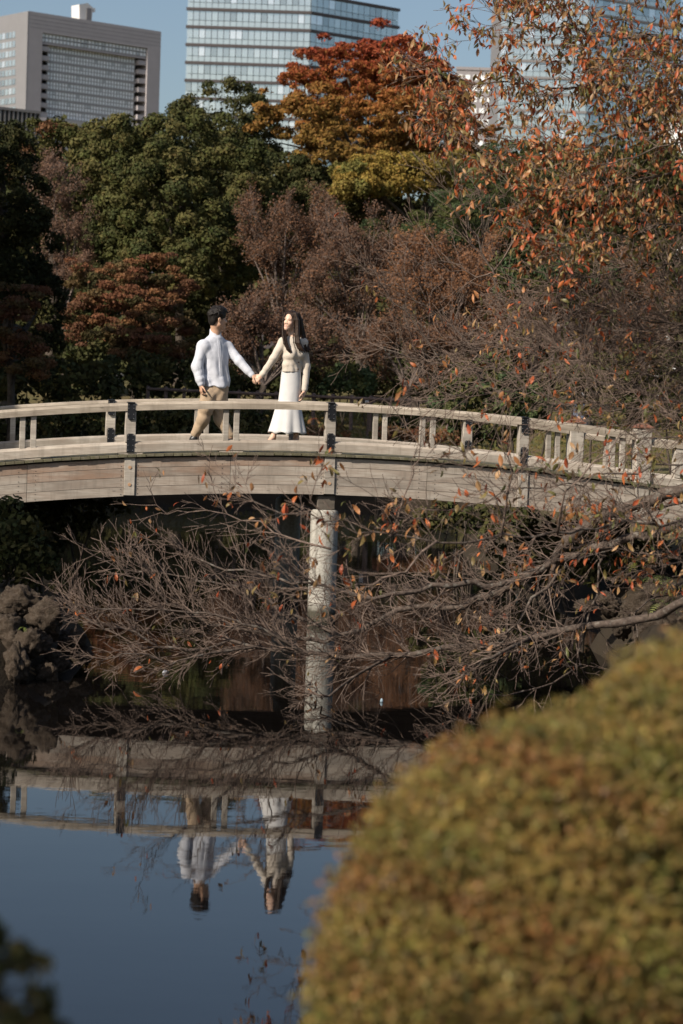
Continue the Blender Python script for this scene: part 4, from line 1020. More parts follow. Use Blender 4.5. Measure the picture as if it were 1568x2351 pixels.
for i in order:
    p = leaf_pts[i]; dd = CM.T @ (p - np.array([0, 0, EYE])); x = 784 + FPX*dd[0]/-dd[2]; y = 1175.5 - FPX*dd[1]/-dd[2]
    if 0 < x < 1568 and 0 < y < 1650: inview.append(i)
single = set(inview[:150] + inview[150::max(1, (len(inview)-150)//150)][:150])
variants = []
for q in range(24):
    V, Fc = leaf_shape(rgc.uniform(0.060, 0.100), rgc.uniform(0.011, 0.019), rgc.uniform(-0.7, 0.7), rgc.uniform(0.1, 0.9))
    pal = LCOL['warm'] if q < 15 else LCOL['olive']; c = np.array(pal[q % len(pal)])
    variants.append((V, Fc, mesh_np('leaf', V, Fc, np.repeat(c[None]*rgc.uniform(0.8, 1.2), len(V), 0), smooth=True)))
    variants[-1][2].materials.append(M_CLEAF)
AV, AF, AC = [], [], []; vb = 0
for i in range(nL):
    e = Euler((rgc.normal(0, 0.55), rgc.normal(0, 0.45), rgc.uniform(0, 6.28)))
    q = int(rgc.integers(0, 24)); V, Fc, me = variants[q]; s = float(rgc.uniform(0.6, 1.2))
    if i in single:
        o = obj('leaf', me, None, cherry, leaf_pts[i], e); o.scale = (s, s, s)
    else:
        Vr = (V*s) @ np.array(e.to_matrix()).T + leaf_pts[i]; AV.append(Vr); AF.append(Fc + vb); vb += len(V)
        AC.append(np.repeat(np.clip(leaf_col(leaf_pts[i]), 0, 0.8)[None], len(V), 0))
obj('leaves', mesh_np('leaves', np.concatenate(AV), np.concatenate(AF), np.concatenate(AC), smooth=True), M_CLEAF, cherry, kind='stuff')
print('cherry: segments', len(SEG), 'leaves', nL, 'single', len(single))
# ------------------------------------------------------------------ banks: rocks, hedges, ferns
m, nt, b = new_mat('shore_rock'); b.inputs['Roughness'].default_value = 0.9; b.inputs['Specular IOR Level'].default_value = 0.2
v = coords(nt); n1 = noise(nt, v, 5, 6, 0.65, 0.5); n2 = noise(nt, v, 34, 5, 0.7)
c = ramp(nt, n1, [(0.3, (0.018, 0.013, 0.010)), (0.5, (0.042, 0.032, 0.024)), (0.7, (0.085, 0.066, 0.050))]); c = mix(nt, ramp(nt, n2, [(0.45, (0,0,0)), (0.6, (0.7,)*3)]), c, (0.12, 0.10, 0.08))
n3 = noise(nt, v, 9, 4); c = mix(nt, ramp(nt, n3, [(0.52, (0,0,0)), (0.64, (0.8,)*3)]), c, (0.035, 0.028, 0.02))
c = mix(nt, 0.35, c, (0.050, 0.033, 0.020)); nt.links.new(c, b.inputs['Base Color']); bump(nt, b, n2, 0.9, 0.03); M_ROCK = m
import bmesh
def rock_mesh(seed, rx, ry, rz):
    rg = np.random.default_rng(seed); bm = bmesh.new(); bmesh.ops.create_icosphere(bm, subdivisions=4, radius=1.0)
    V = np.array([v_.co for v_ in bm.verts]); F_ = np.array([[v_.index for v_ in f.verts] for f in bm.faces]); bm.free()
    cells = unit(rg.normal(size=(26, 3))); off = rg.uniform(0.66, 0.98, 26)
    d = (V @ cells.T)/off; rr = 1/np.maximum(d.max(1), 0.75)          # flat facets
    for fq, am in ((3, 0.10), (7, 0.12), (15, 0.085), (31, 0.04)):
        ph = rg.uniform(0, 6, 3); rr += am*(np.abs(np.sin(V[:, 0]*fq+ph[0]+2*np.sin(V[:, 2]*fq*0.6))*np.cos(V[:, 1]*fq*1.1+ph[1]) + np.sin(V[:, 2]*fq*1.3+ph[2]+V[:, 0]*fq*0.5)) - 0.7)
    return mesh_np('rock', V*rr[:, None]*np.array([rx, ry, rz]), F_, smooth=False)
ROCKS_L = [(45,1385,21.8,52,44,'lichen spotted craggy rock topping the heap at the left edge'),(100,1420,21.7,50,50,'craggy brown rock right of the topmost one in the left heap'),
           (15,1450,21.5,55,50,'dark rock cut by the left picture edge, second row of the heap'),(70,1478,21.3,50,40,'dark rock in the middle of the left heap'),(165,1470,21.9,40,34,'sunlit brown rock at the right tip of the left heap'),(130,1518,21.6,36,28,'small brown rock below the sunlit tip of the left heap'),(185,1505,21.9,30,24,'smallest rock farthest right at the left waterline'),
           (40,1530,21.0,60,35,'wide low black rock at the foot of the left heap'),(110,1548,21.3,36,22,'flat wet rock at the waterline of the left heap')]
for i, (x, y, Y, rx, ry, lab) in enumerate(ROCKS_L):
    k = Y/FPX; o = obj('rock', rock_mesh(200+i, rx*k, rx*k*0.9, ry*k), M_ROCK, loc=P(x, y, Y), rot=(0.2*i, 0.1*i, 1.1*i))
    tag(o, lab or 'dark brown rock low in the heap at the left waterline', 'rock', 'rocks of the left bank heap')
ROCKS_R = [(1345,1392,24.5,30,18,'small flat rock at the waterline below the bridge end'),(1400,1385,24.8,40,28,'pale craggy rock in the right bank behind hanging leaves'),(1462,1398,24.2,46,38,'large pale craggy rock under the green tufts at the right'),(1530,1380,24.6,52,50,'broad brown rock at the right picture edge under the tree'),
           (1500,1445,23.6,50,34,'low rock just above the hedge top at the right'),(1560,1455,23.2,50,40,'lowest rock at the right picture edge behind the hedge'),(1425,1440,23.8,36,24,'small low rock left of the hedge crest on the right bank'),(1300,1240,29.5,60,30,'shaded rock under the bridge behind the thick limbs'),(1400,1230,30,70,40,'large shaded rock under the right end of the bridge')]
for i, (x, y, Y, rx, ry, lab) in enumerate(ROCKS_R):
    k = Y/FPX; o = obj('rock', rock_mesh(240+i, rx*k, rx*k*0.9, ry*k), M_ROCK, loc=P(x, y, Y), rot=(0.2*i, 0.1*i, 1.3*i))
    tag(o, lab or 'rough rock half hidden by twigs on the right bank', 'rock', 'rocks of the right bank')
HC = [(0.20,0.155,0.045),(0.24,0.165,0.052),(0.17,0.15,0.042),(0.25,0.135,0.05),(0.21,0.175,0.052),(0.14,0.145,0.04)]
M_HEDGE = mat_leaf('azalea_leaves', 0.25, 0.5)
def hedge_tone(p, base, rg):
    n1 = wob(p[:, 0]*1.0 + p[:, 1]*0.7, p[:, 2], 7.0, 0.3) + 0.7*wob(p[:, 0], p[:, 2]*1.2 + p[:, 1], 17.0, 1.3); n2 = wob(p[:, 2]*1.1, p[:, 0]+p[:, 1], 11.0, 2.2)
    n1 = np.clip(0.46 + 0.6*n1 + rg.normal(0, 0.40, len(p)), 0, 1)[:, None]; n2 = np.clip(0.28 + 0.6*n2 + rg.normal(0, 0.2, len(p)), 0, 1)[:, None]
    a, b_, c_ = np.array([0.105, 0.122, 0.030]), np.array([0.33, 0.25, 0.072]), np.array([0.32, 0.125, 0.05])
    return (a + (b_-a)*n1)*(1-n2*0.75) + c_*n2*0.75
def hedge(label, lobes, Y, seed, clump, per, leaf, fill=2.0, shoots=0, tone=hedge_tone, pal=HC):
    t = empty('clipped_hedge', (0, 0, 0), label, 'hedge'); rg = np.random.default_rng(seed+7); LW = lobes_world(lobes, Y)
    obj('foliage', crown_mesh('foliage', lobes, Y, clump, per, leaf, pal, seed, asp=0.34, back=0.08, fill=fill, jit=0.32, ragged=0.045, bias=0.35, inner=2.2, tone=tone, low=-0.25, dens=0.88), M_HEDGE, t, kind='stuff')
    if shoots:                        # young shoots standing out of the clipped surface
        C, Nn, K = [], [], []
        for q in range(shoots):
            c, r = LW[q % len(LW)]; d = unit(rg.normal(size=3) + np.array([-0.2, -0.3, 0.5])); p = c + d*r; L = rg.uniform(0.015, 0.055); ax_ = unit(d + np.array([0, 0, 0.8]) + rg.normal(0, 0.3, 3)); m_ = 12
            pp = p + ax_*np.linspace(0, L, m_)[:, None] + rg.normal(0, 0.004, (m_, 3)); C.append(pp); Nn.append(unit(rg.normal(size=(m_, 3)))); K.append(np.repeat(np.array([[0.24, 0.20, 0.06]])*rg.uniform(0.6, 1.2), m_, 0))
        V, Fc, cc = leaf_quads(np.concatenate(C), np.concatenate(Nn), leaf*1.1, 0.34, rg, np.concatenate(K)); obj('shoots', mesh_np('shoots', V, Fc, cc), M_HEDGE, t, kind='stuff')
    for q in range(14):
        mb = MB(); c, r = LW[q % len(LW)]; g_ = np.array([c[0]+rg.normal(0, 0.08), c[1]+rg.normal(0, 0.08), min(land1(c[0], c[1]), c[2]-0.5)-0.1]); e = c + unit(rg.normal(size=3)+np.array([0,0,0.6]))*r*0.85
        mb.tube([g_, (g_+c)/2 + rg.normal(0, 0.03, 3), (c+e)/2, e], [0.016, 0.012, 0.007, 0.003], 5); mb.build('stem', M_BARK, t, smooth=True)
    return t
hedge('large rounded azalea hedge of olive and rust leaves in the near right corner', [(1250,2350,525,675),(1660,2210,515,730,0.12),(1095,2095,225,250,0.0),(1330,1900,260,250,0.05),(930,2330,180,240,-0.03),(1540,1850,260,330,0.1)], 4.45, 301, 0.0090, 9, 0.0052, 2.0, 1800)
hedge('dark clipped hedge cut off by the bottom left picture corner', [(-85,2430,225,285)], 3.5, 302, 0.02, 24, 0.009, 2.0, 60, None, [(0.09,0.085,0.024),(0.12,0.095,0.026),(0.06,0.065,0.02)])
# shade trees whose shadows fall on the left bank and under the far trees
def shade_tree(label, x, y, z, r, seed, h=None, leaf=0.13):
    t = empty('evergreen_tree', (0, 0, 0), label, 'tree'); rg = np.random.default_rng(seed); g_ = land1(x, y); C = []; 
    for q in range(9):
        c = np.array([x, y, z]) + rg.normal(0, 0.45, 3)*r; n_ = 450; d = unit(rg.normal(size=(n_, 3))); C.append((c + d*r*0.62*rg.uniform(0.5, 1, (n_, 1)), d))
    pos = np.concatenate([a for a, d in C]); nr = unit(np.concatenate([d for a, d in C]) + rg.normal(size=pos.shape)*0.6); pal = np.array(G2)
    V, Fc, cc = leaf_quads(pos, nr, leaf*1.4*r/2.2, 0.6, rg, pal[rg.integers(0, 3, len(pos))]); obj('crown', mesh_np('crown', V, Fc, cc), M_EVER, t, kind='stuff')
    mb = MB(); mb.tube([(x, y, g_-0.3), (x, y, g_), (x+0.1, y, (g_+z)/2), (x, y, z+r*0.5)], [0.3, 0.24, 0.18, 0.06], 8); mb.build('trunk', M_BARK, t, smooth=True); return t
shade_tree('evergreen on the left bank beside the bridge end, outside the picture', -11.6, 24.0, 6.6, 2.1, 402)
shade_tree('small evergreen on the left bank near the rock heap, outside the picture', -9.0, 19.4, 6.1, 1.1, 407)
shade_tree('tall evergreen on the far left bank, nearest the bridge, outside the picture', -18.5, 44, 13, 5.6, 403)
shade_tree('tall evergreen in the middle of the far left bank, outside the picture', -19, 51, 13, 5.6, 404)
shade_tree('tall evergreen at the far end of the left bank, outside the picture', -20, 60, 9.5, 4.2, 405)
shade_tree('evergreen behind the photographer, outside the picture', -4.95, -0.65, 5.2, 0.85, 406)
# dark leafy cover of the left bank and ferns catching the light
shrub('dark drooping bush under the left end of the bridge', [(70,1190,110,45),(180,1180,80,32),(20,1260,90,60)], 29.5, G2, 411, 0.034, 0.16, 50, ragged=0.2)
shrub('dark bush added for the deep shade under the right end of the bridge', [(1230,1290,90,60),(1330,1270,90,70),(1430,1280,80,60)], 29.5, G2, 413, 0.034, 0.16, 50, ragged=0.2)  # added bush: darkens the sunlit bank where deep shade belongs
shrub('dark bush above the rock heap at the left edge', [(30,1290,80,60),(90,1330,50,40),(-20,1220,80,60)], 24.5, G2, 412, 0.03, 0.14, 50, ragged=0.2)
def fern(label, x, y, Y, n, L, seed, col=(0.17, 0.21, 0.05)):
    rg = np.random.default_rng(seed); t = empty('fern', P(x, y, Y), label, 'plant')
    for q in range(n):
        a = rg.uniform(-2.6, -0.2); el = rg.uniform(0.0, 1.0); d = np.array([math.cos(a), math.sin(a), el]); d /= np.linalg.norm(d); S_, V, Fc = [], [], []
        pts = [d*L*u + np.array([0, 0, -0.55*L*u*u]) for u in np.linspace(0, 1, 9)]
        for i in range(1, 9):
            tn = pts[i]-pts[i-1]; sd = np.cross(tn, (0, 0, 1)); sd /= np.linalg.norm(sd)+1e-9; w_ = L*0.26*math.sin(math.pi*min(0.98, (i+0.6)/9.5)); 
            for s in (-1, 1):
                b0 = len(V); p = pts[i]; e = p + s*sd*w_ + tn*0.7; V += [p - tn*0.28, p + tn*0.28, e]; Fc.append((b0, b0+1, b0+2))
        me = mesh_np('frond', np.array(V), np.array(Fc), np.repeat(np.array([col])*rg.uniform(0.8, 1.2), len(V), 0)); obj('frond', me, M_HEDGE, t)
    return t
fern('bright fern tuft under the bridge at the left edge', 22, 1200, 24.6, 6, 0.12, 1); fern('pale leafy sprig hanging below the left fern', 82, 1240, 24.4, 6, 0.11, 2, (0.24, 0.26, 0.12))
fern('small green sprout growing on the left rock heap', 56, 1440, 21.2, 4, 0.07, 3)
fern('green fern tuft on the right bank rocks', 1505, 1330, 23.4, 9, 0.22, 4); fern('yellow green sprig among the hanging leaves at the right', 1455, 1290, 23.2, 6, 0.16, 5, (0.22, 0.22, 0.05)); fern('grassy tuft drooping over the right bank rocks', 1520, 1385, 23.0, 8, 0.2, 6, (0.16, 0.17, 0.06))
def scrap(label, x, y, wd, col, seed):
    d = CM @ np.array([(x-784)/FPX, -(y-1175.5)/FPX, -1.0]); k = (WATER_Z-EYE)/d[2]; q = np.array([0, 0, EYE]) + d*k
    mb = MB(); mb.loft([[(wd*math.cos(a)*s, wd*0.7*math.sin(a)*s, z) for a in np.linspace(0, 2*math.pi, 10)[:-1]] for s, z in ((0.5, -0.004), (1.0, 0.006), (0.8, 0.02), (0.35, 0.034))])
    o = mb.build('floating_scrap', mat_plain(label[:12], col, 0.5), None, True, loc=q); return tag(o, label, 'litter')
scrap('small white scrap floating among the twigs left of the pillar', 380, 1546, 0.035, (0.34, 0.35, 0.38), 1); scrap('tiny pale blue scrap floating right of the pillar', 876, 1612, 0.016, (0.25, 0.34, 0.40), 2)
# the wood closing the view behind the park trees
wl_ = [(x, 590 + 25*math.sin(x*0.013), 150, 175 + 18*math.sin(x*0.021+1)) for x in range(-350, 2000, 115)]
o = obj('distant_wood', crown_mesh('distant_wood', wl_, 126, 1.3, 46, 0.26, G2, 501, back=0.05, fill=0.9), M_EVER); tag(o, 'dark evergreen wood closing the view behind the park trees', 'wood', kind='stuff')
wl2 = [(x, 830, 160, 150) for x in range(-350, 2000, 120)]
o = obj('distant_wood', crown_mesh('distant_wood', wl2, 118, 1.3, 40, 0.26, G2, 502, back=0.05, fill=0.9), M_EVER); tag(o, 'dark undergrowth beneath the wood behind the park trees', 'wood', kind='stuff')
# ------------------------------------------------------------------ people: signed distance fields turned into one skin each
class SDF:
    def __init__(s, lo, hi, h):
        s.lo = np.array(lo, float); s.h = h; n = np.ceil((np.array(hi)-s.lo)/h).astype(int)+1; s.n = n
        s.f = np.full(n, 0.5, np.float32)
        s.ax = [s.lo[i] + h*np.arange(n[i]) for i in range(3)]
    def box(s, lo, hi, pad):
        a = np.clip(np.floor((np.array(lo)-pad-s.lo)/s.h).astype(int), 0, s.n-1); b_ = np.clip(np.ceil((np.array(hi)+pad-s.lo)/s.h).astype(int)+1, 1, s.n)
        sl = tuple(slice(a[i], b_[i]) for i in range(3))
        return sl, np.meshgrid(*[s.ax[i][a[i]:b_[i]] for i in range(3)], indexing='ij')
    def put(s, sl, d, k, sub=False):
        F_ = s.f[sl]
        if sub:
            d = -d; hh = np.clip(0.5 - 0.5*(d-F_)/k, 0, 1) if k > 0 else None
            s.f[sl] = (F_ + (d-F_)*(1-hh) + k*hh*(1-hh)) if k > 0 else np.maximum(F_, d)
        elif k > 0:
            hh = np.clip(0.5 + 0.5*(d-F_)/k, 0, 1); s.f[sl] = F_ + (d-F_)*(1-hh) - k*hh*(1-hh)
        else: s.f[sl] = np.minimum(F_, d)
    def cap(s, a, b_, ra, rb, k=0.02, sub=False):
        a = np.array(a, float); b_ = np.array(b_, float); r = max(ra, rb)
        sl, (X, Y, Z) = s.box(np.minimum(a, b_)-r, np.maximum(a, b_)+r, k+0.03); d = b_-a; L2 = d@d + 1e-12
        t = np.clip(((X-a[0])*d[0]+(Y-a[1])*d[1]+(Z-a[2])*d[2])/L2, 0, 1)
        s.put(sl, np.sqrt((X-a[0]-t*d[0])**2+(Y-a[1]-t*d[1])**2+(Z-a[2]-t*d[2])**2) - (ra+(rb-ra)*t), k, sub)
    def chain(s, pts, rad, k=0.02):
        for i in range(len(pts)-1): s.cap(pts[i], pts[i+1], rad[i], rad[i+1], k)
    def ell(s, c, r, M=None, k=0.02, sub=False):
        """ellipsoid; M rows are its own axes"""
        c = np.array(c, float); r = np.array(r, float); m_ = r.max()
        sl, (X, Y, Z) = s.box(c-m_, c+m_, k+0.03); q = np.stack([X-c[0], Y-c[1], Z-c[2]], -1)
        if M is not None: q = q @ np.array(M).T
        d0 = np.sqrt(((q/r)**2).sum(-1)); d1 = np.sqrt(((q/(r*r))**2).sum(-1)) + 1e-9
        s.put(sl, d0*(d0-1)/d1, k, sub)
    def loft(s, zs, cx, cy_, rx, ry, yaw, k=0.02, power=2.0, disp=None):
        """upright body of elliptic sections"""
        z0, z1 = zs[0], zs[-1]; m_ = max(rx+ry); lo = (min(cx)-m_, min(cy_)-m_, z0); hi = (max(cx)+m_, max(cy_)+m_, z1)
        sl, (X, Y, Z) = s.box(lo, hi, k+0.03); zc = np.clip(Z, z0, z1)
        ix = lambda v: np.interp(zc, zs, v)
        yw = ix(yaw) if hasattr(yaw, '__len__') else yaw
        dx, dy = X-ix(cx), Y-ix(cy_); u = dx*np.cos(yw)+dy*np.sin(yw); w = -dx*np.sin(yw)+dy*np.cos(yw)
        a, b_ = ix(rx), ix(ry); q = (np.abs(u/a)**power + np.abs(w/b_)**power)**(1/power)
        d = (q-1)*np.minimum(a, b_); dz = np.maximum(np.maximum(z0-Z, Z-z1), 0); d = np.where(dz > 0, np.sqrt(np.maximum(d, 0)**2+dz**2) + np.minimum(d, 0)*0, np.maximum(d, np.maximum(z0-Z, Z-z1)))
        if disp is not None: d = d - disp(u, w, Z)
        s.put(sl, d, k)
    def warp(s, fn):
        X, Y, Z = np.meshgrid(*s.ax, indexing='ij', sparse=True); near = np.abs(s.f) < 0.05
        s.f = np.where(near, s.f + fn(X, Y, Z), s.f).astype(np.float32)
    def crumple(s, amp, freq, seed, zlo=-9, zhi=9):
        """sharp irregular creases"""
        r_ = np.random.default_rng(seed); D_ = [(unit(r_.normal(size=3)*np.array([1, 1, 0.7])), r_.uniform(0.6, 1.6)*freq, r_.uniform(0, 6), unit(r_.normal(size=3)), r_.uniform(0.5, 1)*freq*0.35) for _ in range(6)]
        def fn(X, Y, Z):
            t = 0
            for d, f_, ph, d2, f2 in D_:
                m_ = np.clip(np.sin((X*d2[0]+Y*d2[1]+Z*d2[2])*f2 + ph*1.7)*1.4 - 0.35, 0, 1)
                t = t + m_*(1-2*np.abs(np.sin((X*d[0]+Y*d[1]+Z*d[2])*f_*0.5 + ph + 0.8*np.sin((X*d2[0]+Y*d2[1]+Z*d2[2])*f2*1.9)))**0.6)
            return amp*t*((Z > zlo) & (Z < zhi))
        s.warp(fn)
    def mesh(s, name):
        f = s.f; n = s.n; ins = f < 0
        cnt = sum(ins[i:n[0]-1+i, j:n[1]-1+j, k:n[2]-1+k].astype(np.int8) for i in (0,1) for j in (0,1) for k in (0,1))
        act = (cnt > 0) & (cnt < 8); I = np.argwhere(act); idx = np.full(act.shape, -1, np.int32); idx[act] = np.arange(len(I))
        acc = np.zeros((len(I), 3)); num = np.zeros((len(I), 1))
        cs = [(i,j,k) for i in (0,1) for j in (0,1) for k in (0,1)]
        val = {c: f[I[:,0]+c[0], I[:,1]+c[1], I[:,2]+c[2]] for c in cs}
        for c in cs:
            for a in range(3):
                if c[a] == 0:
                    e = list(c); e[a] = 1; e = tuple(e); va, vb = val[c], val[e]; x = (va < 0) != (vb < 0); t = va/(va-vb+1e-12)
                    p = np.repeat(np.array([c], float), len(I), 0); p[:, a] = t; acc += np.where(x[:, None], p, 0); num += x[:, None]
        V = s.lo + (I + acc/np.maximum(num, 1))*s.h; Fc = []
        for a in range(3):
            b_, c_ = (a+1) % 3, (a+2) % 3; sh = [slice(None)]*3
            A = [slice(None)]*3; B = [slice(None)]*3; A[a] = slice(0, n[a]-1); B[a] = slice(1, n[a])
            x = ins[tuple(A)] != ins[tuple(B)]; E_ = np.argwhere(x); E_ = E_[(E_[:, b_] > 0) & (E_[:, c_] > 0) & (E_[:, b_] < n[b_]-1) & (E_[:, c_] < n[c_]-1)]
            def g_(db, dc):
                q = E_.copy(); q[:, b_] += db; q[:, c_] += dc; return idx[q[:, 0], q[:, 1], q[:, 2]]
            Q = np.stack([g_(-1,-1), g_(0,-1), g_(0,0), g_(-1,0)], 1); neg = ins[E_[:, 0], E_[:, 1], E_[:, 2]]
            Q[~neg] = Q[~neg][:, ::-1]; Fc.append(Q)
        return mesh_np(name, V, np.concatenate(Fc), smooth=True)

def mat_skin(name, c):
    m, nt, b = new_mat(name); b.inputs['Base Color'].default_value = (*c, 1); b.inputs['Roughness'].default_value = 0.48
    b.inputs['Subsurface Weight'].default_value = 0.12; b.inputs['Subsurface Radius'].default_value = (0.012, 0.005, 0.003); b.inputs['Specular IOR Level'].default_value = 0.4
    return m
def mat_cloth(name, c, scale=220, bs=0.25, var=0.06, rough=0.85):
    m, nt, b = new_mat(name); b.inputs['Roughness'].default_value = rough; b.inputs['Specular IOR Level'].default_value = 0.15
    b.inputs['Sheen Weight'].default_value = 0.15
    v = coords(nt); n = noise(nt, v, scale, 2); n2 = noise(nt, v, 9, 3); c = np.array(c)
    k = ramp(nt, n2, [(0.3, tuple(c*(1-var))), (0.7, tuple(np.minimum(1, c*(1+var))))]); nt.links.new(k, b.inputs['Base Color'])
    n3 = noise(nt, coords(nt, 'Object', (1, 1, 0.55)), 15, 3, 0.5, 0.5)
    bump(nt, b, mth(nt, 'ADD', mth(nt, 'MULTIPLY', n, 0.06), n3), bs, 0.02); return m
def mat_hair(name, a, c):
    m, nt, b = new_mat(name); b.inputs['Roughness'].default_value = 0.5; b.inputs['Specular IOR Level'].default_value = 0.22
    v = coords(nt, 'Object', (60, 60, 6)); n = noise(nt, v, 2.2, 4, 0.6, 0.3); nt.links.new(ramp(nt, n, [(0.35, tuple(a)), (0.7, tuple(c))]), b.inputs['Base Color']); bump(nt, b, n, 0.7, 0.01); return m
M_SKIN = mat_skin('skin', (0.50, 0.305, 0.205)); M_SKIN_F = mat_skin('skin_fair', (0.62, 0.41, 0.305))
M_SHIRT = mat_cloth('shirt_cotton', (0.54, 0.56, 0.62), 260, 0.22); M_CHINO = mat_cloth('chino', (0.38, 0.285, 0.195), 300, 0.35); M_CARD = mat_cloth('cream_knit', (0.55, 0.49, 0.42), 160, 0.22)
M_SKIRT = mat_cloth('white_knit', (0.60, 0.595, 0.59), 180, 0.1); M_HAIR = mat_hair('hair_black', (0.006, 0.005, 0.005), (0.022, 0.017, 0.014)); M_HAIRB = mat_hair('hair_brown', (0.009, 0.006, 0.0045), (0.052, 0.029, 0.018))
M_SHOE = mat_plain('shoe_leather', (0.015, 0.014, 0.014), 0.4); M_EYE = mat_plain('eye_dark', (0.010, 0.007, 0.006), 0.25); M_LIP = mat_plain('lips', (0.45, 0.13, 0.10), 0.4); M_TOOTH = mat_plain('teeth', (0.8, 0.78, 0.74), 0.3); M_BUTTON = mat_plain('button_brown', (0.10, 0.06, 0.035), 0.4)
PK = 28.35/FPX
def person_frame(x0, Y):
    """local frame at the feet on the deck; q(Dx, Dy, depth) gives local metres"""
    o = P(x0, 1010, Y); d = (o[:2]-BO); s = d @ BA; o[2] = Z_DECK + arch(s)
    y0 = None
    dd = CM.T @ (o - np.array([0, 0, EYE])); fx = 784 + FPX*dd[0]/-dd[2]; fy = 1175.5 - FPX*dd[1]/-dd[2]
    def q(x, y, dep=0.0):
        w_ = P(x, y, Y+dep); return w_ - o
    return o, q, (fx, fy)
def head(sd, c, fw, up, S, girl):
    """skull, face, ears, nose and neck stump in the head's own axes; returns mapper"""
    fw = unit(np.array(fw, float)); up = np.array(up, float); up = unit(up - fw*(up@fw)); rt = np.cross(fw, up); M_ = np.array([rt, fw, up]); c = np.array(c, float)
    g = lambda x, y, z: c + S*(rt*x + fw*y + up*z)
    E_ = lambda p, r, k=0.02, sub=False: sd.ell(g(*p), np.array(r)*S, M_, k, sub)
    E_((0,-0.012,0.035), (0.077,0.097,0.090)); E_((0,0.028,-0.030), (0.064,0.068,0.082), 0.03)
    sd.cap(g(-0.046,0.005,-0.065), g(-0.012,0.072,-0.103), 0.026*S, 0.020*S, 0.03); sd.cap(g(0.046,0.005,-0.065), g(0.012,0.072,-0.103), 0.026*S, 0.020*S, 0.03)
    E_((0,0.074,-0.102), (0.024,0.020,0.018), 0.02)
    for s in (-1, 1):
        E_((s*0.036,0.066,-0.030), (0.028,0.027,0.026), 0.025); E_((s*0.030,0.083,0.022), (0.026,0.012,0.009), 0.012)
        E_((s*0.032,0.101,0.004), (0.019,0.013,0.010), 0.010, True)
        E_((s*0.079,-0.008,-0.012), (0.010,0.020,0.031), 0.006); E_((s*0.088,-0.004,-0.010), (0.007,0.011,0.018), 0.004, True)
    sd.cap(g(0,0.088,0.006), g(0,(0.101 if girl else 0.108),-0.030), 0.007*S, (0.0100 if girl else 0.0125)*S, 0.010); 
    for s in (-1, 1): E_((s*0.013,0.099,-0.036), (0.009,0.010,0.008), 0.006)
    sd.cap(g(-0.020,0.084,-0.064), g(0.020,0.084,-0.064), 0.007*S, 0.007*S, 0.012); sd.cap(g(-0.015,0.086,-0.076), g(0.015,0.086,-0.076), 0.008*S, 0.008*S, 0.010)
    sd.cap(g(-0.03,0.099,-0.0695), g(0.03,0.099,-0.0695), 0.004*S, 0.004*S, 0.006, True)
    return g, M_
def blob(c, r, M_, nu=14, nv=9):
    V, Fc = [], []
    for i in range(nv+1):
        for j in range(nu):
            a, b_ = math.pi*i/nv, 2*math.pi*j/nu; p = np.array([math.sin(a)*math.cos(b_), math.sin(a)*math.sin(b_), math.cos(a)])*r
            V.append(np.array(c) + p @ np.array(M_))
    for i in range(nv):
        for j in range(nu): k = (j+1) % nu; Fc.append((i*nu+j, (i+1)*nu+j, (i+1)*nu+k, i*nu+k))
    return V, Fc
def face_parts(body, g, M_, S, smile):
    for s in (-1, 1):
        mb = MB(); mb.add(*blob(g(s*0.032, 0.0885, 0.003), np.array((0.0140, 0.005, 0.0034))*S, M_)); mb.build('eye', M_EYE, body, True)
        mb = MB(); mb.tube([g(s*0.014,0.0945,0.021), g(s*0.032,0.0945,0.027), g(s*0.050,0.080,0.021)], [0.0019*S, 0.0024*S, 0.0012*S], 6); mb.build('eyebrow', M_HAIR, body, True)
    w_ = 0.025 if smile else 0.02; lift = 0.009 if smile else 0.002
    mb = MB(); mb.tube([g(-w_,0.082,-0.066+lift), g(-w_*0.5,0.0915,-0.066), g(0,0.0935,-0.067), g(w_*0.5,0.0915,-0.066), g(w_,0.082,-0.066+lift)], np.array([0.002,0.0036,0.004,0.0036,0.002])*S, 6)
    mb.tube([g(-w_,0.082,-0.067+lift), g(-w_*0.5,0.0925,-0.079), g(0,0.0955,-0.083), g(w_*0.5,0.0925,-0.079), g(w_,0.082,-0.067+lift)], np.array([0.002,0.0042,0.005,0.0042,0.002])*S, 6)
    mb.build('lips', M_LIP, body, True)
    if smile:
        mb = MB(); mb.tube([g(-w_*0.75,0.085,-0.0675+lift*0.5), g(0,0.0935,-0.0735), g(w_*0.75,0.085,-0.0675+lift*0.5)], np.array([0.003,0.005,0.003])*S, 6); mb.build('teeth', M_TOOTH, body, True)
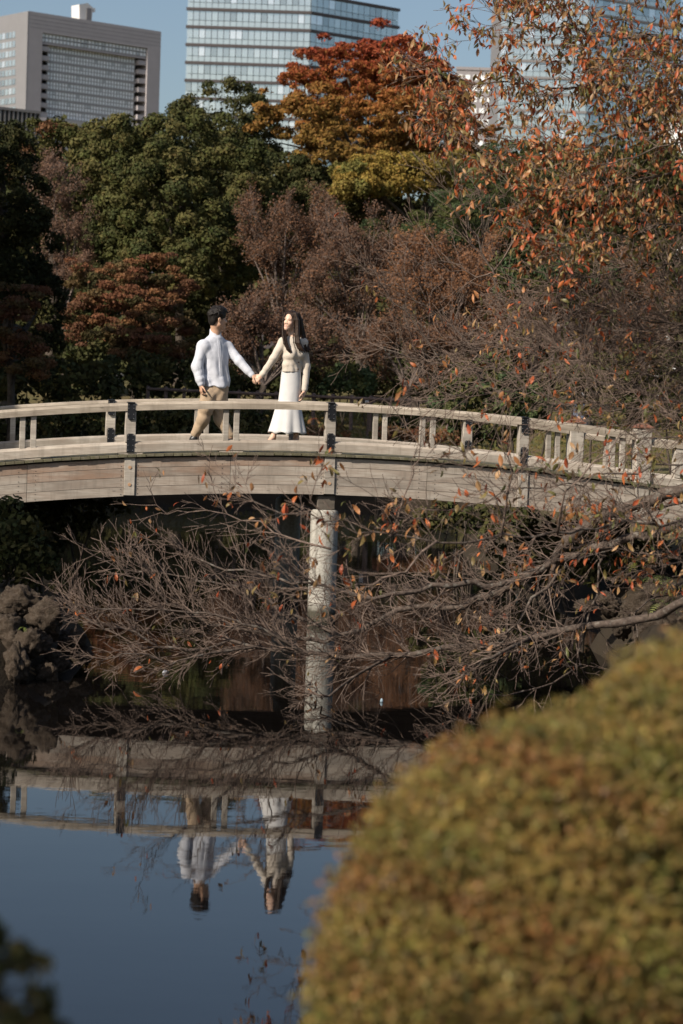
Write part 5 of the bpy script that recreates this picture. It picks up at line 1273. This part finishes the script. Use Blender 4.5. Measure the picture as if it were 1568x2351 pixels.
def hand(sd, wrist, fwd, palm_n, side, L=0.185, curl=0.5, spread=0.0):
    """palm, four bent fingers of unequal length and a thumb from the side of the palm; side = direction towards the thumb"""
    w = np.array(wrist, float); f = unit(np.array(fwd, float)); n = np.array(palm_n, float); n = unit(n - f*(n@f)); t = np.array(side, float); t = unit(t - f*(t@f) - n*(t@n))
    sd.cap(w - f*0.02, w + f*0.03, 0.025, 0.027, 0.015)
    for u in (-0.026, -0.009, 0.009, 0.026): sd.cap(w + f*0.02 + t*u*0.7, w + f*0.085 + t*u, 0.0155, 0.0125, 0.012)
    for u, l in ((0.030, 0.070), (0.010, 0.080), (-0.010, 0.074), (-0.029, 0.058)):
        p = w + f*0.088 + t*u; ang = curl*0.55
        for seg, (fr_, r) in enumerate(((0.45, 0.0095), (0.32, 0.0088), (0.23, 0.0080))):
            d = f*math.cos(ang) + n*math.sin(ang) + t*u*spread; q = p + d*l*fr_; sd.cap(p, q, r, r*0.93, 0.004); p = q; ang += curl
    p = w + f*0.025 + t*0.026; d = unit(f*0.62 + t*0.62 + n*0.35)
    for l, r in ((0.038, 0.0125), (0.030, 0.0105), (0.024, 0.009)):
        q = p + d*l; sd.cap(p, q, r, r*0.9, 0.006); p = q; d = unit(d*0.85 + f*0.5 + n*0.18)

# ---------------- the man
mo, mq, _ = person_frame(490, 28.35)
man = empty('person', mo, 'man in white shirt and tan trousers walking across the bridge, holding a hand', 'person')
sd = SDF((-0.4, -0.4, -0.02), (0.78, 0.4, 1.92), 0.0072)
hc = mq(500, 732, -0.02); mfw = (0.86, 0.42, -0.02)
g, HM = head(sd, hc, mfw, (0.05, 0, 1), 1.08, False)
nb = mq(494, 768, 0.0)
sd.chain([hc + np.array([-0.035, -0.01, -0.06]), nb + np.array([0.005, 0, 0.02]), nb + np.array([-0.01, 0.0, -0.06])], [0.056, 0.058, 0.075], 0.03)
shR, shL = mq(466, 795, -0.10), mq(521, 796, 0.10)
elR, wrR = mq(452, 842, -0.14), mq(462, 880, -0.17)
elL, wrL = mq(549, 829, 0.03), mq(578, 861, -0.03)
hipR, hipL = mq(479, 908, -0.07), mq(503, 908, 0.07)
knR, anR = mq(466, 963, -0.06), mq(449, 1001, -0.01); knL, anL = mq(506, 963, 0.07), mq(528, 1006, 0.05)
ctr = (shR+shL)/2
sd.loft([hipR[2]-0.05, 0.85, 1.0, 1.15, ctr[2]-0.03, nb[2]-0.05], [0.01, 0.005, 0.0, 0.0, ctr[0], nb[0]], [0, 0, 0, 0, 0.0, 0], [0.14, 0.14, 0.13, 0.15, 0.15, 0.06], [0.09, 0.095, 0.09, 0.10, 0.09, 0.05], R(30), 0.03)
for a, b_, c_ in ((shR, elR, wrR), (shL, elL, wrL)): sd.chain([ctr*0.4 + a*0.6, a, b_, c_], [0.06, 0.056, 0.042, 0.027], 0.03)
for a, b_, c_ in ((hipR, knR, anR), (hipL, knL, anL)): sd.chain([a, b_, c_], [0.085, 0.058, 0.040], 0.04)
toeR, toeL = anR + np.array([0.13, 0.0, 0]), anL + np.array([0.17, -0.03, 0.02])
toeR[2] = 0.035; heelR = anR + np.array([-0.035, 0, -0.05]); heelL = anL + np.array([-0.03, 0, 0]); heelL[2] = 0.04; toeL[2] = 0.075
for a, h_, t_ in ((anR, heelR, toeR), (anL, heelL, toeL)): sd.cap(a, h_, 0.036, 0.03, 0.02); sd.cap(h_, t_, 0.03, 0.024, 0.02)
hand(sd, wrR + np.array([0.0, 0, -0.012]), (0.03, -0.05, -1), (0.9, 0.35, 0), (0.35, -0.9, 0.1), curl=0.75)
hdm = mq(588, 867, -0.045); hand(sd, wrL + (hdm-wrL)*0.1, hdm - wrL, (0.25, 0.1, -1), (0.2, -1, 0.1), curl=0.62)
mbody = obj('body', sd.mesh('body'), M_SKIN, man)
face_parts(mbody, g, HM, 1.08, True)
# hair: a thick cap cut clear of the face, with tousled locks
hs = SDF(hc-0.2, hc+0.22, 0.0042); S = 1.08
hs.ell(g(0,-0.014,0.048), np.array((0.088,0.110,0.093))*S, HM, 0.01); hs.ell(g(0,0.02,0.105), np.array((0.070,0.080,0.045))*S, HM, 0.03); hs.ell(g(0,-0.065,-0.02), np.array((0.070,0.045,0.065))*S, HM, 0.03)
for s in (-1, 1): hs.cap(g(s*0.076,0.022,0.035), g(s*0.076,0.020,-0.012), 0.010*S, 0.005*S, 0.015)
hs.ell(g(0,0.105,-0.035), np.array((0.078,0.062,0.082))*S, HM, 0.012, True)
for s in (-1, 1): hs.ell(g(s*0.086,0.0,-0.028), np.array((0.030,0.026,0.036))*S, HM, 0.008, True)
for s in (-1, 1): hs.ell(g(s*0.08,0.075,-0.06), np.array((0.06,0.055,0.075))*S, HM, 0.008, True)
rgp = np.random.default_rng(3)
for k in range(60):
    d = unit(rgp.normal(size=3) + np.array([0, 0.0, 0.55])); 
    if d[1] > 0.75 and d[2] < 0.4: continue
    if d[2] < -0.2: continue
    p0 = np.array([0, -0.014, 0.05]) + d*np.array((0.086,0.108,0.092)); tang = unit(np.cross(d, rgp.normal(size=3)) + np.array([0, 0.5, -0.2])); p1 = p0 + tang*0.045 + d*0.012
    hs.cap(g(*p0), g(*p1), 0.012, 0.004, 0.008)
obj('hair', hs.mesh('hair'), M_HAIR, man)
# shirt: boxy body, sleeves with cuffs, stand collar; folds are real relief
ss = SDF((-0.4, -0.4, 0.66), (0.66, 0.4, 1.62), 0.0075)
yaw = R(32)
def folds(u, w, Z):
    return 0.007*np.sin(u*38 + 2.2*np.sin(Z*5+1) + Z*5)*np.clip((1.42-Z)*2, 0, 1) + 0.0035*np.sin(u*70 + Z*12 + 2*np.sin(Z*9))*np.clip((1.3-Z)*2, 0, 1) + 0.006*np.sin(u*18 - Z*30)*np.clip((1.0-Z)*5, 0, 1)
hem = mq(495, 886, 0)[2]
zs = [hem-0.005, hem+0.08, hem+0.22, hem+0.36, ctr[2]-0.06, ctr[2]+0.01, nb[2]-0.03, nb[2]+0.005]
RXS = [0.165, 0.165, 0.168, 0.172, 0.172, 0.145, 0.085, 0.060]; RYS = [0.135, 0.130, 0.122, 0.125, 0.12, 0.105, 0.075, 0.058]
ss.loft(zs, [0.012, 0.012, 0.006, ctr[0]*0.5, ctr[0], ctr[0], nb[0]*0.9, nb[0]], [0.0]*8, RXS, RYS, yaw, 0.03, 2.2, folds)
ss.cap(nb + np.array([-0.02, 0, -0.045]), shR + np.array([0.02, 0, 0.005]), 0.05, 0.068, 0.04); ss.cap(nb + np.array([0.02, 0, -0.045]), shL + np.array([-0.02, 0, 0.005]), 0.05, 0.062, 0.04)
ss.cap(mq(508, 872, -0.085), mq(512, 886, -0.085), 0.035, 0.028, 0.05)                      # front tail hanging lower
ss.chain([ctr*0.35+shR*0.65, shR, elR, wrR + (elR-wrR)*0.28], [0.075, 0.074, 0.064, 0.060], 0.03); ss.cap(wrR + (elR-wrR)*0.26, wrR, 0.046, 0.042, 0.012)
ss.chain([ctr*0.35+shL*0.65, shL, elL, wrL + (elL-wrL)*0.28], [0.072, 0.068, 0.056, 0.050], 0.03); ss.cap(wrL + (elL-wrL)*0.26, wrL, 0.042, 0.040, 0.012)
for (a, b_, sp_) in ((elR, wrR, 75), (shL, wrL, 62), (shR, elR, 40)):                      # creases round the sleeves
    ax = unit(b_-a)
    ss.warp(lambda X, Y, Z: 0.0009*np.sin(((X-a[0])*ax[0]+(Y-a[1])*ax[1]+(Z-a[2])*ax[2])*sp_ + (X*31+Y*17))*np.exp(-(((X-(a[0]+b_[0])/2)**2+(Y-(a[1]+b_[1])/2)**2+(Z-(a[2]+b_[2])/2)**2)/0.035)))
cb2 = nb + np.array([0.003, 0, 0.0]); fr2 = np.array([math.sin(yaw)*1.0, -math.cos(yaw), 0])
for k in range(26):                                                                       # collar ring, open at the throat
    a = 2*math.pi*k/26; p = np.array([math.cos(a), math.sin(a), 0.0])
    if unit(p) @ fr2 > 0.93: continue
    hgt = 0.040 - 0.018*max(0, unit(p) @ fr2); q = cb2 + p*np.array([0.066, 0.062, 0]) + np.array([0, 0, 0.022 - 0.032*(p @ fr2)]); ss.cap(q - np.array([0, 0, 0.03]), q + np.array([0, 0, hgt*0.6]), 0.010, 0.007, 0.008)
ss.cap(nb + np.array([0, 0, 0.03]), nb + np.array([0, 0, 0.14]), 0.056, 0.056, 0.004, True)
ss.cap(nb + fr2*0.075 + np.array([0, 0, 0.05]), nb + fr2*0.12 + np.array([0, 0, -0.06]), 0.016, 0.006, 0.01, True)
ss.crumple(0.0028, 34, 4, zhi=nb[2]-0.03)
shirt = obj('shirt', ss.mesh('shirt'), M_SHIRT, man)
pk = MB(); fp_ = []
for z in np.linspace(nb[2]-0.075, hem+0.03, 12):
    ii_ = np.interp(z, zs, RYS); cxz = np.interp(z, zs, [0.012, 0.012, 0.006, ctr[0]*0.5, ctr[0], ctr[0], nb[0]*0.9, nb[0]])
    fp_.append(np.array([cxz, 0, z]) + fr2*(ii_+0.003))
rt2 = np.array([math.cos(yaw), math.sin(yaw), 0])
pk.loft([[p - rt2*0.016 - fr2*0.01, p + rt2*0.016 - fr2*0.01, p + rt2*0.016 + fr2*0.004, p - rt2*0.016 + fr2*0.004] for p in fp_]); pk.build('placket', M_SHIRT, shirt)
# trousers
ts = SDF((-0.36, -0.3, 0.02), (0.4, 0.32, 1.0), 0.0085)
ts.loft([hipR[2]-0.06, hipR[2]+0.05, hem+0.06], [0.01, 0.008, 0.01], [0, 0, 0], [0.155, 0.158, 0.150], [0.125, 0.125, 0.115], yaw*0.6, 0.03, 2.2)
for a, b_, c_, r3 in ((hipR, knR, anR + np.array([0, 0, 0.035]), 0.058), (hipL, knL, anL + np.array([0, 0, 0.04]), 0.056)): ts.chain([a, b_*0.5+a*0.5, b_, c_], [0.102, 0.094, 0.076, r3], 0.03)
ts.warp(lambda X, Y, Z: 0.003*np.sin(Z*60 + X*50 + 2*np.sin(X*30)) * np.exp(-((Z-0.45)/0.12)**2) + 0.004*np.sin(X*60+Z*45+Y*20)*np.exp(-((Z-0.13)/0.1)**2) + 0.003*np.sin(Z*35-X*60)*np.exp(-((Z-0.68)/0.1)**2))
ts.crumple(0.0026, 40, 8)
obj('trousers', ts.mesh('trousers'), M_CHINO, man)
for nm_, h_, t_, a in (('r', heelR, toeR, anR), ('l', heelL, toeL, anL)):
    sh = SDF(np.minimum(np.minimum(h_, t_), a)-0.08, np.maximum(np.maximum(h_, t_), a)+0.08, 0.005)
    sh.cap(h_ + np.array([0, 0, 0.005]), t_, 0.042, 0.034, 0.02); sh.cap(h_ + np.array([0.02, 0, 0.02]), a + np.array([0, 0, -0.01]), 0.042, 0.044, 0.02); sh.cap(t_, t_ + (t_-h_)*0.15, 0.034, 0.024, 0.02); obj('shoe', sh.mesh('shoe'), M_SHOE, man)

# ---------------- the woman
fo, fq, _ = person_frame(662, 28.35)
wom = empty('person', fo, 'long haired woman in cream cardigan and white flared skirt smiling on the bridge', 'person')
sd = SDF((-0.56, -0.34, -0.01), (0.34, 0.32, 1.80), 0.0066)
hc = fq(665.5, 737, -0.02); wfw = (-0.36, -0.92, 0.06)
g, HM = head(sd, hc, wfw, (0.17, -0.05, 1), 1.0, True); S = 0.99
nb = fq(672, 773, 0.0)
sd.chain([hc + np.array([0.018, 0.03, -0.06]), nb + np.array([0, 0, 0.01]), nb + np.array([0, 0, -0.06])], [0.047, 0.047, 0.07], 0.025)
shR, shL = fq(650, 785, -0.05), fq(696, 787, 0.03); ctr = (shR+shL)/2
elR, wrR = fq(628, 823, -0.09), fq(602, 861, -0.06); elL, wrL = fq(704, 842, 0.03), fq(699, 894, -0.02)
hip = fq(667, 905, 0.0); wst = fq(670, 850, 0.0); yw = R(32)
zw = [hip[2]-0.08, hip[2], wst[2], wst[2]+0.16, ctr[2]-0.06, ctr[2]+0.03]
sd.loft(zw, [hip[0], hip[0], wst[0], (wst[0]+ctr[0])/2, ctr[0], ctr[0]], [0]*6, [0.115, 0.112, 0.10, 0.115, 0.125, 0.055], [0.075, 0.075, 0.07, 0.085, 0.075, 0.045], yw, 0.03)
for a, b_, c_ in ((shR, elR, wrR), (shL, elL, wrL)): sd.chain([ctr*0.5+a*0.5, a, b_, c_], [0.05, 0.045, 0.034, 0.022], 0.025)
anR, anL = fq(627, 1003, -0.03), fq(680, 1004, 0.06)
for a, b_ in ((hip + np.array([-0.06, 0, 0]), anR), (hip + np.array([0.06, 0, 0]), anL)): sd.chain([a, (a+b_)/2 + np.array([0, 0.0, 0]), b_], [0.055, 0.042, 0.033], 0.02)
tR, tL = anR + np.array([-0.10, -0.10, 0]), anL + np.array([-0.04, -0.14, 0])
for a, t_ in ((anR, tR), (anL, tL)):
    t_[2] = 0.035; hl = a + np.array([0.02, 0.03, 0]); hl[2] = 0.075
    sd.cap(a, hl, 0.031, 0.026, 0.02); sd.cap(a, a*0.45+t_*0.55, 0.030, 0.030, 0.02); sd.cap(hl, t_, 0.026, 0.022, 0.02)
hdw = fq(592, 869, -0.07); hand(sd, wrR + (hdw-wrR)*0.1, hdw - wrR, (0.1, 0.9, -0.3), (-0.3, -0.5, 0.8), 0.165, curl=0.7)
hand(sd, wrL + np.array([0, 0, -0.01]), (-0.18, -0.05, -1), (-0.9, 0.1, 0.1), (-0.1, -0.9, 0.1), 0.165, curl=0.45)
wbody = obj('body', sd.mesh('body'), M_SKIN_F, wom); face_parts(wbody, g, HM, S, True)
# cardigan
cs = SDF((-0.5, -0.3, 0.66), (0.34, 0.3, 1.52), 0.0068)
hemz = fq(668, 853, 0)[2]
zc_ = [hemz-0.004, hemz+0.06, hemz+0.17, ctr[2]-0.09, ctr[2]-0.01, nb[2]-0.03, nb[2]+0.0]
rxs = [0.128, 0.128, 0.132, 0.148, 0.142, 0.085, 0.058]; rys = [0.100, 0.100, 0.108, 0.118, 0.092, 0.07, 0.055]; cxs = [wst[0], wst[0], wst[0], ctr[0], ctr[0], nb[0], nb[0]]
def cf(u, w, Z): return 0.0055*np.sin((u*0.8+Z)*55 + 2*np.sin(u*22))*np.exp(-((Z-hemz-0.13)/0.09)**2) + 0.0015*np.sin(u*90)
cs.loft(zc_, cxs, [0]*7, rxs, rys, yw, 0.02, 2.1, cf)
fr3 = np.array([math.sin(yw), -math.cos(yw), 0]); rt3 = np.array([math.cos(yw), math.sin(yw), 0])
for s_ in (-1, 1): cs.ell(ctr + fr3*0.075 + rt3*0.055*s_ + np.array([0, 0, -0.15]), (0.055, 0.05, 0.055), None, 0.04)
cs.chain([ctr*0.4+shR*0.6, shR, elR, wrR], [0.062, 0.056, 0.046, 0.036], 0.025); cs.chain([ctr*0.4+shL*0.6, shL, elL, wrL], [0.062, 0.056, 0.046, 0.038], 0.025)
ax = unit(wrR-elR); a0 = elR
cs.warp(lambda X, Y, Z: 0.0032*np.sin(((X-a0[0])*ax[0]+(Y-a0[1])*ax[1]+(Z-a0[2])*ax[2])*85 + X*25)*np.exp(-(((X-wrR[0])**2+(Y-wrR[1])**2+(Z-wrR[2])**2)/0.02)))
cs.cap(nb + np.array([0, 0, 0.012]), nb + np.array([0, 0, 0.14]), 0.050, 0.056, 0.004, True)
cs.crumple(0.0016, 45, 6)
card = obj('cardigan', cs.mesh('cardigan'), M_CARD, wom)
def chest(z, u):
    a, b_, cx_ = np.interp(z, zc_, rxs), np.interp(z, zc_, rys), np.interp(z, zc_, cxs)
    return np.array([cx_, 0, z]) + rt3*u + fr3*(b_*math.sqrt(max(0.02, 1-(u/a)**2)) + 0.004)
for k, (dx, dy) in enumerate(((672.5, 776), (689, 802), (689, 817), (689, 832), (689, 848))):
    q = fq(dx, dy, 0); c_ = chest(q[2], 0.03 if k > 1 else 0.015) if k else q + np.array([0, -0.06, 0]); c_ = c_ + fr3*(0.03 if k == 1 else 0.014 if k == 2 else 0.004)
    mb = MB(); mb.tube([c_ - fr3*0.02, c_ + fr3*0.004], 0.0085, 10); mb.build('button', M_BUTTON, card)
# skirt: flared, with folds, a thin shell
V, Fc = [], []; nu, nv = 72, 40; zt_, zb_ = hemz+0.03, fq(660, 994, 0)[2]
for i in range(nv+1):
    t = i/nv; z = zt_ + (zb_-zt_)*t; fl_ = max(0, (t-0.30)/0.70)**1.5
    xl, xr = fq(np.interp(t, [0, 0.25, 0.5, 0.62, 1], [646, 643, 639, 632, 619]), 900, 0)[0], fq(np.interp(t, [0, 0.25, 0.5, 0.62, 1], [691, 691, 689, 692, 700.5]), 900, 0)[0]
    lean = fq(667, np.interp(t, [0, 1], [853, 994]), 0)[0] - fq(667, 900, 0)[0]
    c_, rx_ = (xl+xr)/2 + lean, (xr-xl)/2; ry_ = rx_*(0.78 - 0.05*t) if t < 0.5 else rx_*(0.755 - 0.1*(t-0.5))
    for j in range(nu):
        a = 2*math.pi*j/nu; f_ = 1 + fl_*(0.12*abs(math.cos(4.5*a+0.4+0.3*t))**1.3 - 0.06 + 0.07*math.cos(5*a+1.9)) + 0.006*math.sin(3*a+t*9)
        V.append((c_ + rx_*f_*math.cos(a), ry_*f_*math.sin(a), z + (0.012*math.cos(7*a+0.6) if i == nv else 0)))
for i in range(nv):
    for j in range(nu): k = (j+1) % nu; Fc.append((i*nu+j, (i+1)*nu+j, (i+1)*nu+k, i*nu+k))
n0 = len(V); V2 = [(x*0.985 + 0.015*0.0, y*0.985, z) for x, y, z in V]; F2 = [tuple(n0+i for i in reversed(f)) for f in Fc]
rim = [(nv*nu+j, n0+nv*nu+j, n0+nv*nu+(j+1) % nu, nv*nu+(j+1) % nu) for j in range(nu)]
obj('skirt', mesh_np('skirt', V+V2, np.array(Fc+F2+rim), smooth=True), M_SKIRT, wom)
# hair: parted cap and long locks over both shoulders
hs = SDF(np.array([hc[0]-0.2, hc[1]-0.22, 1.15]), np.array([hc[0]+0.3, hc[1]+0.3, hc[2]+0.2]), 0.0055)
hs.ell(g(0,-0.020,0.042), np.array((0.091,0.107,0.094))*S, HM, 0.01); hs.ell(g(0,-0.06,-0.03), np.array((0.080,0.060,0.10))*S, HM, 0.03)
hs.ell(g(0.0,0.106,-0.008), np.array((0.062,0.072,0.100))*S, HM, 0.010, True); hs.ell(g(0.0,0.09,-0.10), np.array((0.07,0.085,0.06))*S, HM, 0.008, True)
L1 = [fq(655,722,-0.06), fq(651.5,735,-0.075), fq(650.5,752,-0.085), fq(651.5,770,-0.115), fq(654,788,-0.15), fq(661,802,-0.155), fq(669,812,-0.15)]     # over her right shoulder
L2 = [fq(677,720,-0.07), fq(682,735,-0.085), fq(682,752,-0.09), fq(681.5,770,-0.11), fq(684,787,-0.135), fq(690,800,-0.135), fq(698,811,-0.12)]
L3 = [fq(682,720,0.0), fq(687,735,0.02), fq(689,752,0.03), fq(691,770,0.04), fq(695,787,0.02), fq(700,800,0.0), fq(703,813,-0.02)]; L4 = [fq(676,722,0.08), fq(680,738,0.10), fq(682,756,0.11), fq(683,775,0.12), fq(685,792,0.13), fq(688,808,0.13), fq(690,822,0.13)]
for base_, w0, nst, sg_ in ((L1, 0.018, 22, 0.009), (L2, 0.019, 30, 0.014), (L3, 0.022, 30, 0.019), (L4, 0.024, 18, 0.024)):
    for k in range(nst):
        off = rgp.normal(0, sg_, 3)*np.array([1, 0.8, 0.3]); end = rgp.uniform(0.45, 1.1); ph = rgp.uniform(0, 6)
        pts = [np.array(p) + off*(0.6 + 0.9*i/6) + np.array([0.005*math.sin(i*1.3+ph), 0.004*math.cos(i*1.1+ph), 0])*min(1, i/3) for i, p in enumerate(base_)]; pts[-1] = pts[-2] + (pts[-1]-pts[-2])*end
        hs.chain(pts, np.array([0.6, 0.62, 0.6, 0.58, 0.5, 0.36, 0.10])*w0*rgp.uniform(0.55, 1.0), 0.010)
obj('hair', hs.mesh('hair'), M_HAIRB, wom)
for a, t_ in ((anR, tR), (anL, tL)):
    mb = MB(); hl = a + np.array([0.02, 0.03, 0]); mb.tube([(hl[0], hl[1], 0.055), (hl[0], hl[1], 0.001)], [0.016, 0.008], 8)
    d = unit(t_-hl); mb.loft([[p + s*np.array([-d[1], d[0], 0])*w_ + np.array([0, 0, zz]) for s, zz in ((-1, 0), (1, 0), (1, 0.012), (-1, 0.012))] for p, w_ in ((np.array([hl[0], hl[1], 0.045]), 0.02), (np.array([(hl[0]+t_[0])/2, (hl[1]+t_[1])/2, 0.014]), 0.024), (np.array([t_[0], t_[1], 0.002]) + d*0.02, 0.022))])
    mb.build('sandal', mat_plain('sandal_beige', (0.45, 0.33, 0.24), 0.5), wom)

# ---------------- a visitor far behind, on a bench by the path
vo = P(1332, 1000, 66); vz = land1(vo[0], vo[1]); vis = empty('person', (vo[0], vo[1], vz), 'distant visitor in white cap and blue jacket sitting beyond the bridge end', 'person')
sd = SDF((-0.4, -0.75, -0.02), (0.4, 0.4, 1.45), 0.014)
g, HM = head(sd, (0, -0.02, 1.20), (-0.4, -0.9, 0), (0, 0, 1), 1.0, False)
sd.chain([(0, 0, 1.12), (0, 0.02, 1.0)], [0.055, 0.06]); sd.loft([0.40, 0.6, 0.9, 1.02], [0]*4, [0.05]*4, [0.16, 0.14, 0.17, 0.08], [0.11, 0.1, 0.11, 0.06], 0.0, 0.03)
for s in (-1, 1):
    sd.chain([(s*0.17, 0.05, 0.95), (s*0.22, -0.05, 0.70), (s*0.10, -0.28, 0.62)], [0.05, 0.042, 0.03]); sd.chain([(s*0.09, 0.0, 0.47), (s*0.1, -0.42, 0.48), (s*0.1, -0.44, 0.05), (s*0.1, -0.58, 0.04)], [0.08, 0.06, 0.045, 0.035])
    hand(sd, (s*0.10, -0.28, 0.62), (-s*0.4, -1, -0.3), (0, 0, -1), (-s, 0, 0.2), curl=0.4)
obj('body', sd.mesh('body'), M_SKIN, vis)
js = SDF((-0.4, -0.45, 0.38), (0.4, 0.35, 1.1), 0.014); js.loft([0.42, 0.6, 0.9, 1.03], [0]*4, [0.05]*4, [0.18, 0.16, 0.19, 0.08], [0.14, 0.13, 0.13, 0.07], 0.0, 0.03)
for s in (-1, 1): js.chain([(s*0.17, 0.05, 0.95), (s*0.22, -0.05, 0.70), (s*0.12, -0.24, 0.63)], [0.065, 0.056, 0.045])
obj('jacket', js.mesh('jacket'), mat_cloth('jacket_blue', (0.10, 0.125, 0.18)), vis)
ls = SDF((-0.3, -0.75, 0.0), (0.3, 0.25, 0.65), 0.014)
for s in (-1, 1): ls.chain([(s*0.09, 0.04, 0.47), (s*0.1, -0.42, 0.48), (s*0.1, -0.44, 0.08)], [0.1, 0.075, 0.06])
obj('trousers', ls.mesh('trousers'), mat_cloth('trousers_grey', (0.08, 0.08, 0.09)), vis)
cp = SDF((-0.15, -0.25, 1.16), (0.15, 0.15, 1.42), 0.009); cp.ell((0, -0.01, 1.24), (0.088, 0.108, 0.1)); cp.ell((-0.05, -0.11, 1.235), (0.07, 0.07, 0.012)); cp.ell((0, -0.03, 1.13), (0.2, 0.2, 0.085), None, 0.004, True)
obj('cap', cp.mesh('cap'), mat_cloth('cap_white', (0.42, 0.41, 0.40)), vis)
bench = empty('park_bench', (vo[0], vo[1]+0.1, vz), 'plain wooden bench under the distant visitor', 'bench')
for k in range(3): mb = MB(); mb.box((-0.8, -0.2+k*0.14, 0.36), (0.8, -0.08+k*0.14, 0.395), 0.006); mb.build('slat', M_FENCE, bench)
for s in (-1, 1): mb = MB(); mb.box((s*0.6-0.05, -0.18, -0.05), (s*0.6+0.05, 0.2, 0.357)); mb.build('leg', M_FENCE, bench)
